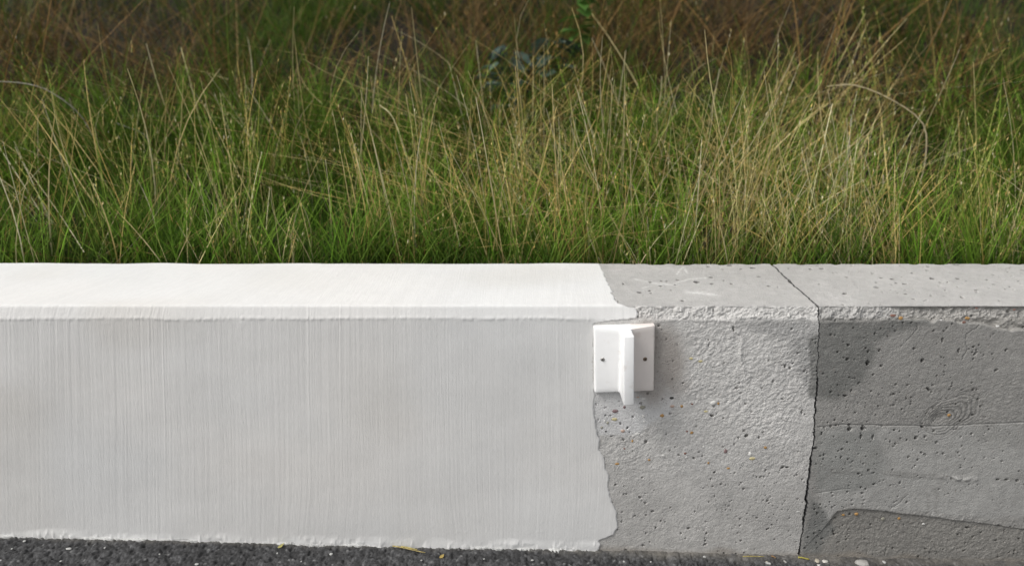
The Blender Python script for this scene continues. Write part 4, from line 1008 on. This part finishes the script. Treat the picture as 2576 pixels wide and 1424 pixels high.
stalk([(2290, 600), (2310, 480), (2328, 400), (2322, 312), (2240, 250), (2150, 215), (2080, 218)], 2.5, 2.75, 0.0030, 0.0020, PALE, 'tall pale stalk sharply bent and arching over above darker wall section')
stalk([(2115, 655), (2125, 560), (2130, 480), (2135, 380), (2142, 290)], 2.45, 2.6, 0.0024, 0.0018, GREY, 'straight whitish stalk standing beside the bent arching stalk')
stalk([(1470, 655), (1500, 560), (1535, 470), (1570, 380)], 2.35, 2.55, 0.0034, 0.0020, PALE, 'stout straw leaning towards the bracket just behind the wall')
stalk([(2205, 655), (2218, 560), (2222, 440)], 2.4, 2.5, 0.0026, 0.0018, PALE, 'short upright pale straw right behind the darker wall section')
stalk([(1020, 640), (1045, 520), (1030, 420), (990, 300), (955, 265)], 2.4, 2.6, 0.0024, 0.0016, (0.50, 0.46, 0.26), 'yellowish stalk nodding to one side above the white coat')

# ------------------------------------------------------------------ broad-leaved weeds on the bank
def weed(px, py, Y, hgt, spread, nleaf, size, col, lab, seed):
    r_ = np.random.default_rng(seed)
    p = at(px, py, Y); gx, gy = p[0], p[1]; gz = float(bank_z(gx, gy))
    root = empty('weed_plant', (gx, gy, gz - 0.01), lab, 'plant')
    top = max(hgt, p[2] - gz)
    tube('stem', [(0, 0, 0), (0.01, 0, top * 0.35), (-0.01, 0.01, top * 0.7), (0.005, 0, top)], 0.004, 0.002, (0.06, 0.09, 0.03), (0.08, 0.12, 0.04), M_GRASS, root, origin=(0, 0, 0))
    for i in range(nleaf):
        h = top * (0.35 + 0.65 * r_.random()); az = r_.uniform(0, 6.28); L = size * r_.uniform(0.6, 1.3); W = L * r_.uniform(0.30, 0.42)
        d = spread * r_.random() ** 0.7; el = r_.uniform(-0.5, 0.7)
        V = []; q = []
        for a, t in enumerate(np.linspace(0, 1, 6)):
            w = W * math.sin(math.pi * (0.05 + 0.93 * t) ** 0.85) * (1 + 0.2 * r_.standard_normal() * (0 < a < 5))
            for s2 in (-1, 0, 1):
                V.append((t * L * math.cos(el), s2 * w, t * L * math.sin(el) - 0.35 * L * t * t + 0.12 * L * abs(s2)))
        for a in range(5):
            for k in range(2): q.append((a * 3 + k, a * 3 + k + 1, a * 3 + k + 4, a * 3 + k + 3))
        V = np.array(V); ca, sa = math.cos(az), math.sin(az)
        V = np.stack([V[:, 0] * ca - V[:, 1] * sa + d * ca, V[:, 0] * sa + V[:, 1] * ca + d * sa, V[:, 2] + h], -1)
        c = np.array(col) * r_.uniform(0.7, 1.3)
        obj('leaf', make_mesh('leaf', V, quads=q, cols=np.tile(c, (len(V), 1))), M_GRASS, root)
weed(1275, 155, 3.15, 0.3, 0.05, 26, 0.085, (0.055, 0.085, 0.070), 'blue-green broad-leaved weed in the grass, the denser of two', 1)
weed(1380, 140, 3.2, 0.3, 0.06, 24, 0.085, (0.06, 0.095, 0.075), 'blue-green broad-leaved weed standing between its twin and a leafy green shoot', 2)
weed(1300, 225, 3.0, 0.2, 0.05, 14, 0.08, (0.075, 0.11, 0.09), 'low grey-green weed tuft in front of the broad-leaved weeds', 3)
weed(1462, 80, 3.3, 0.45, 0.02, 22, 0.07, (0.06, 0.13, 0.025), 'bright green leafy upright shoot beside the blue-green weeds', 4)
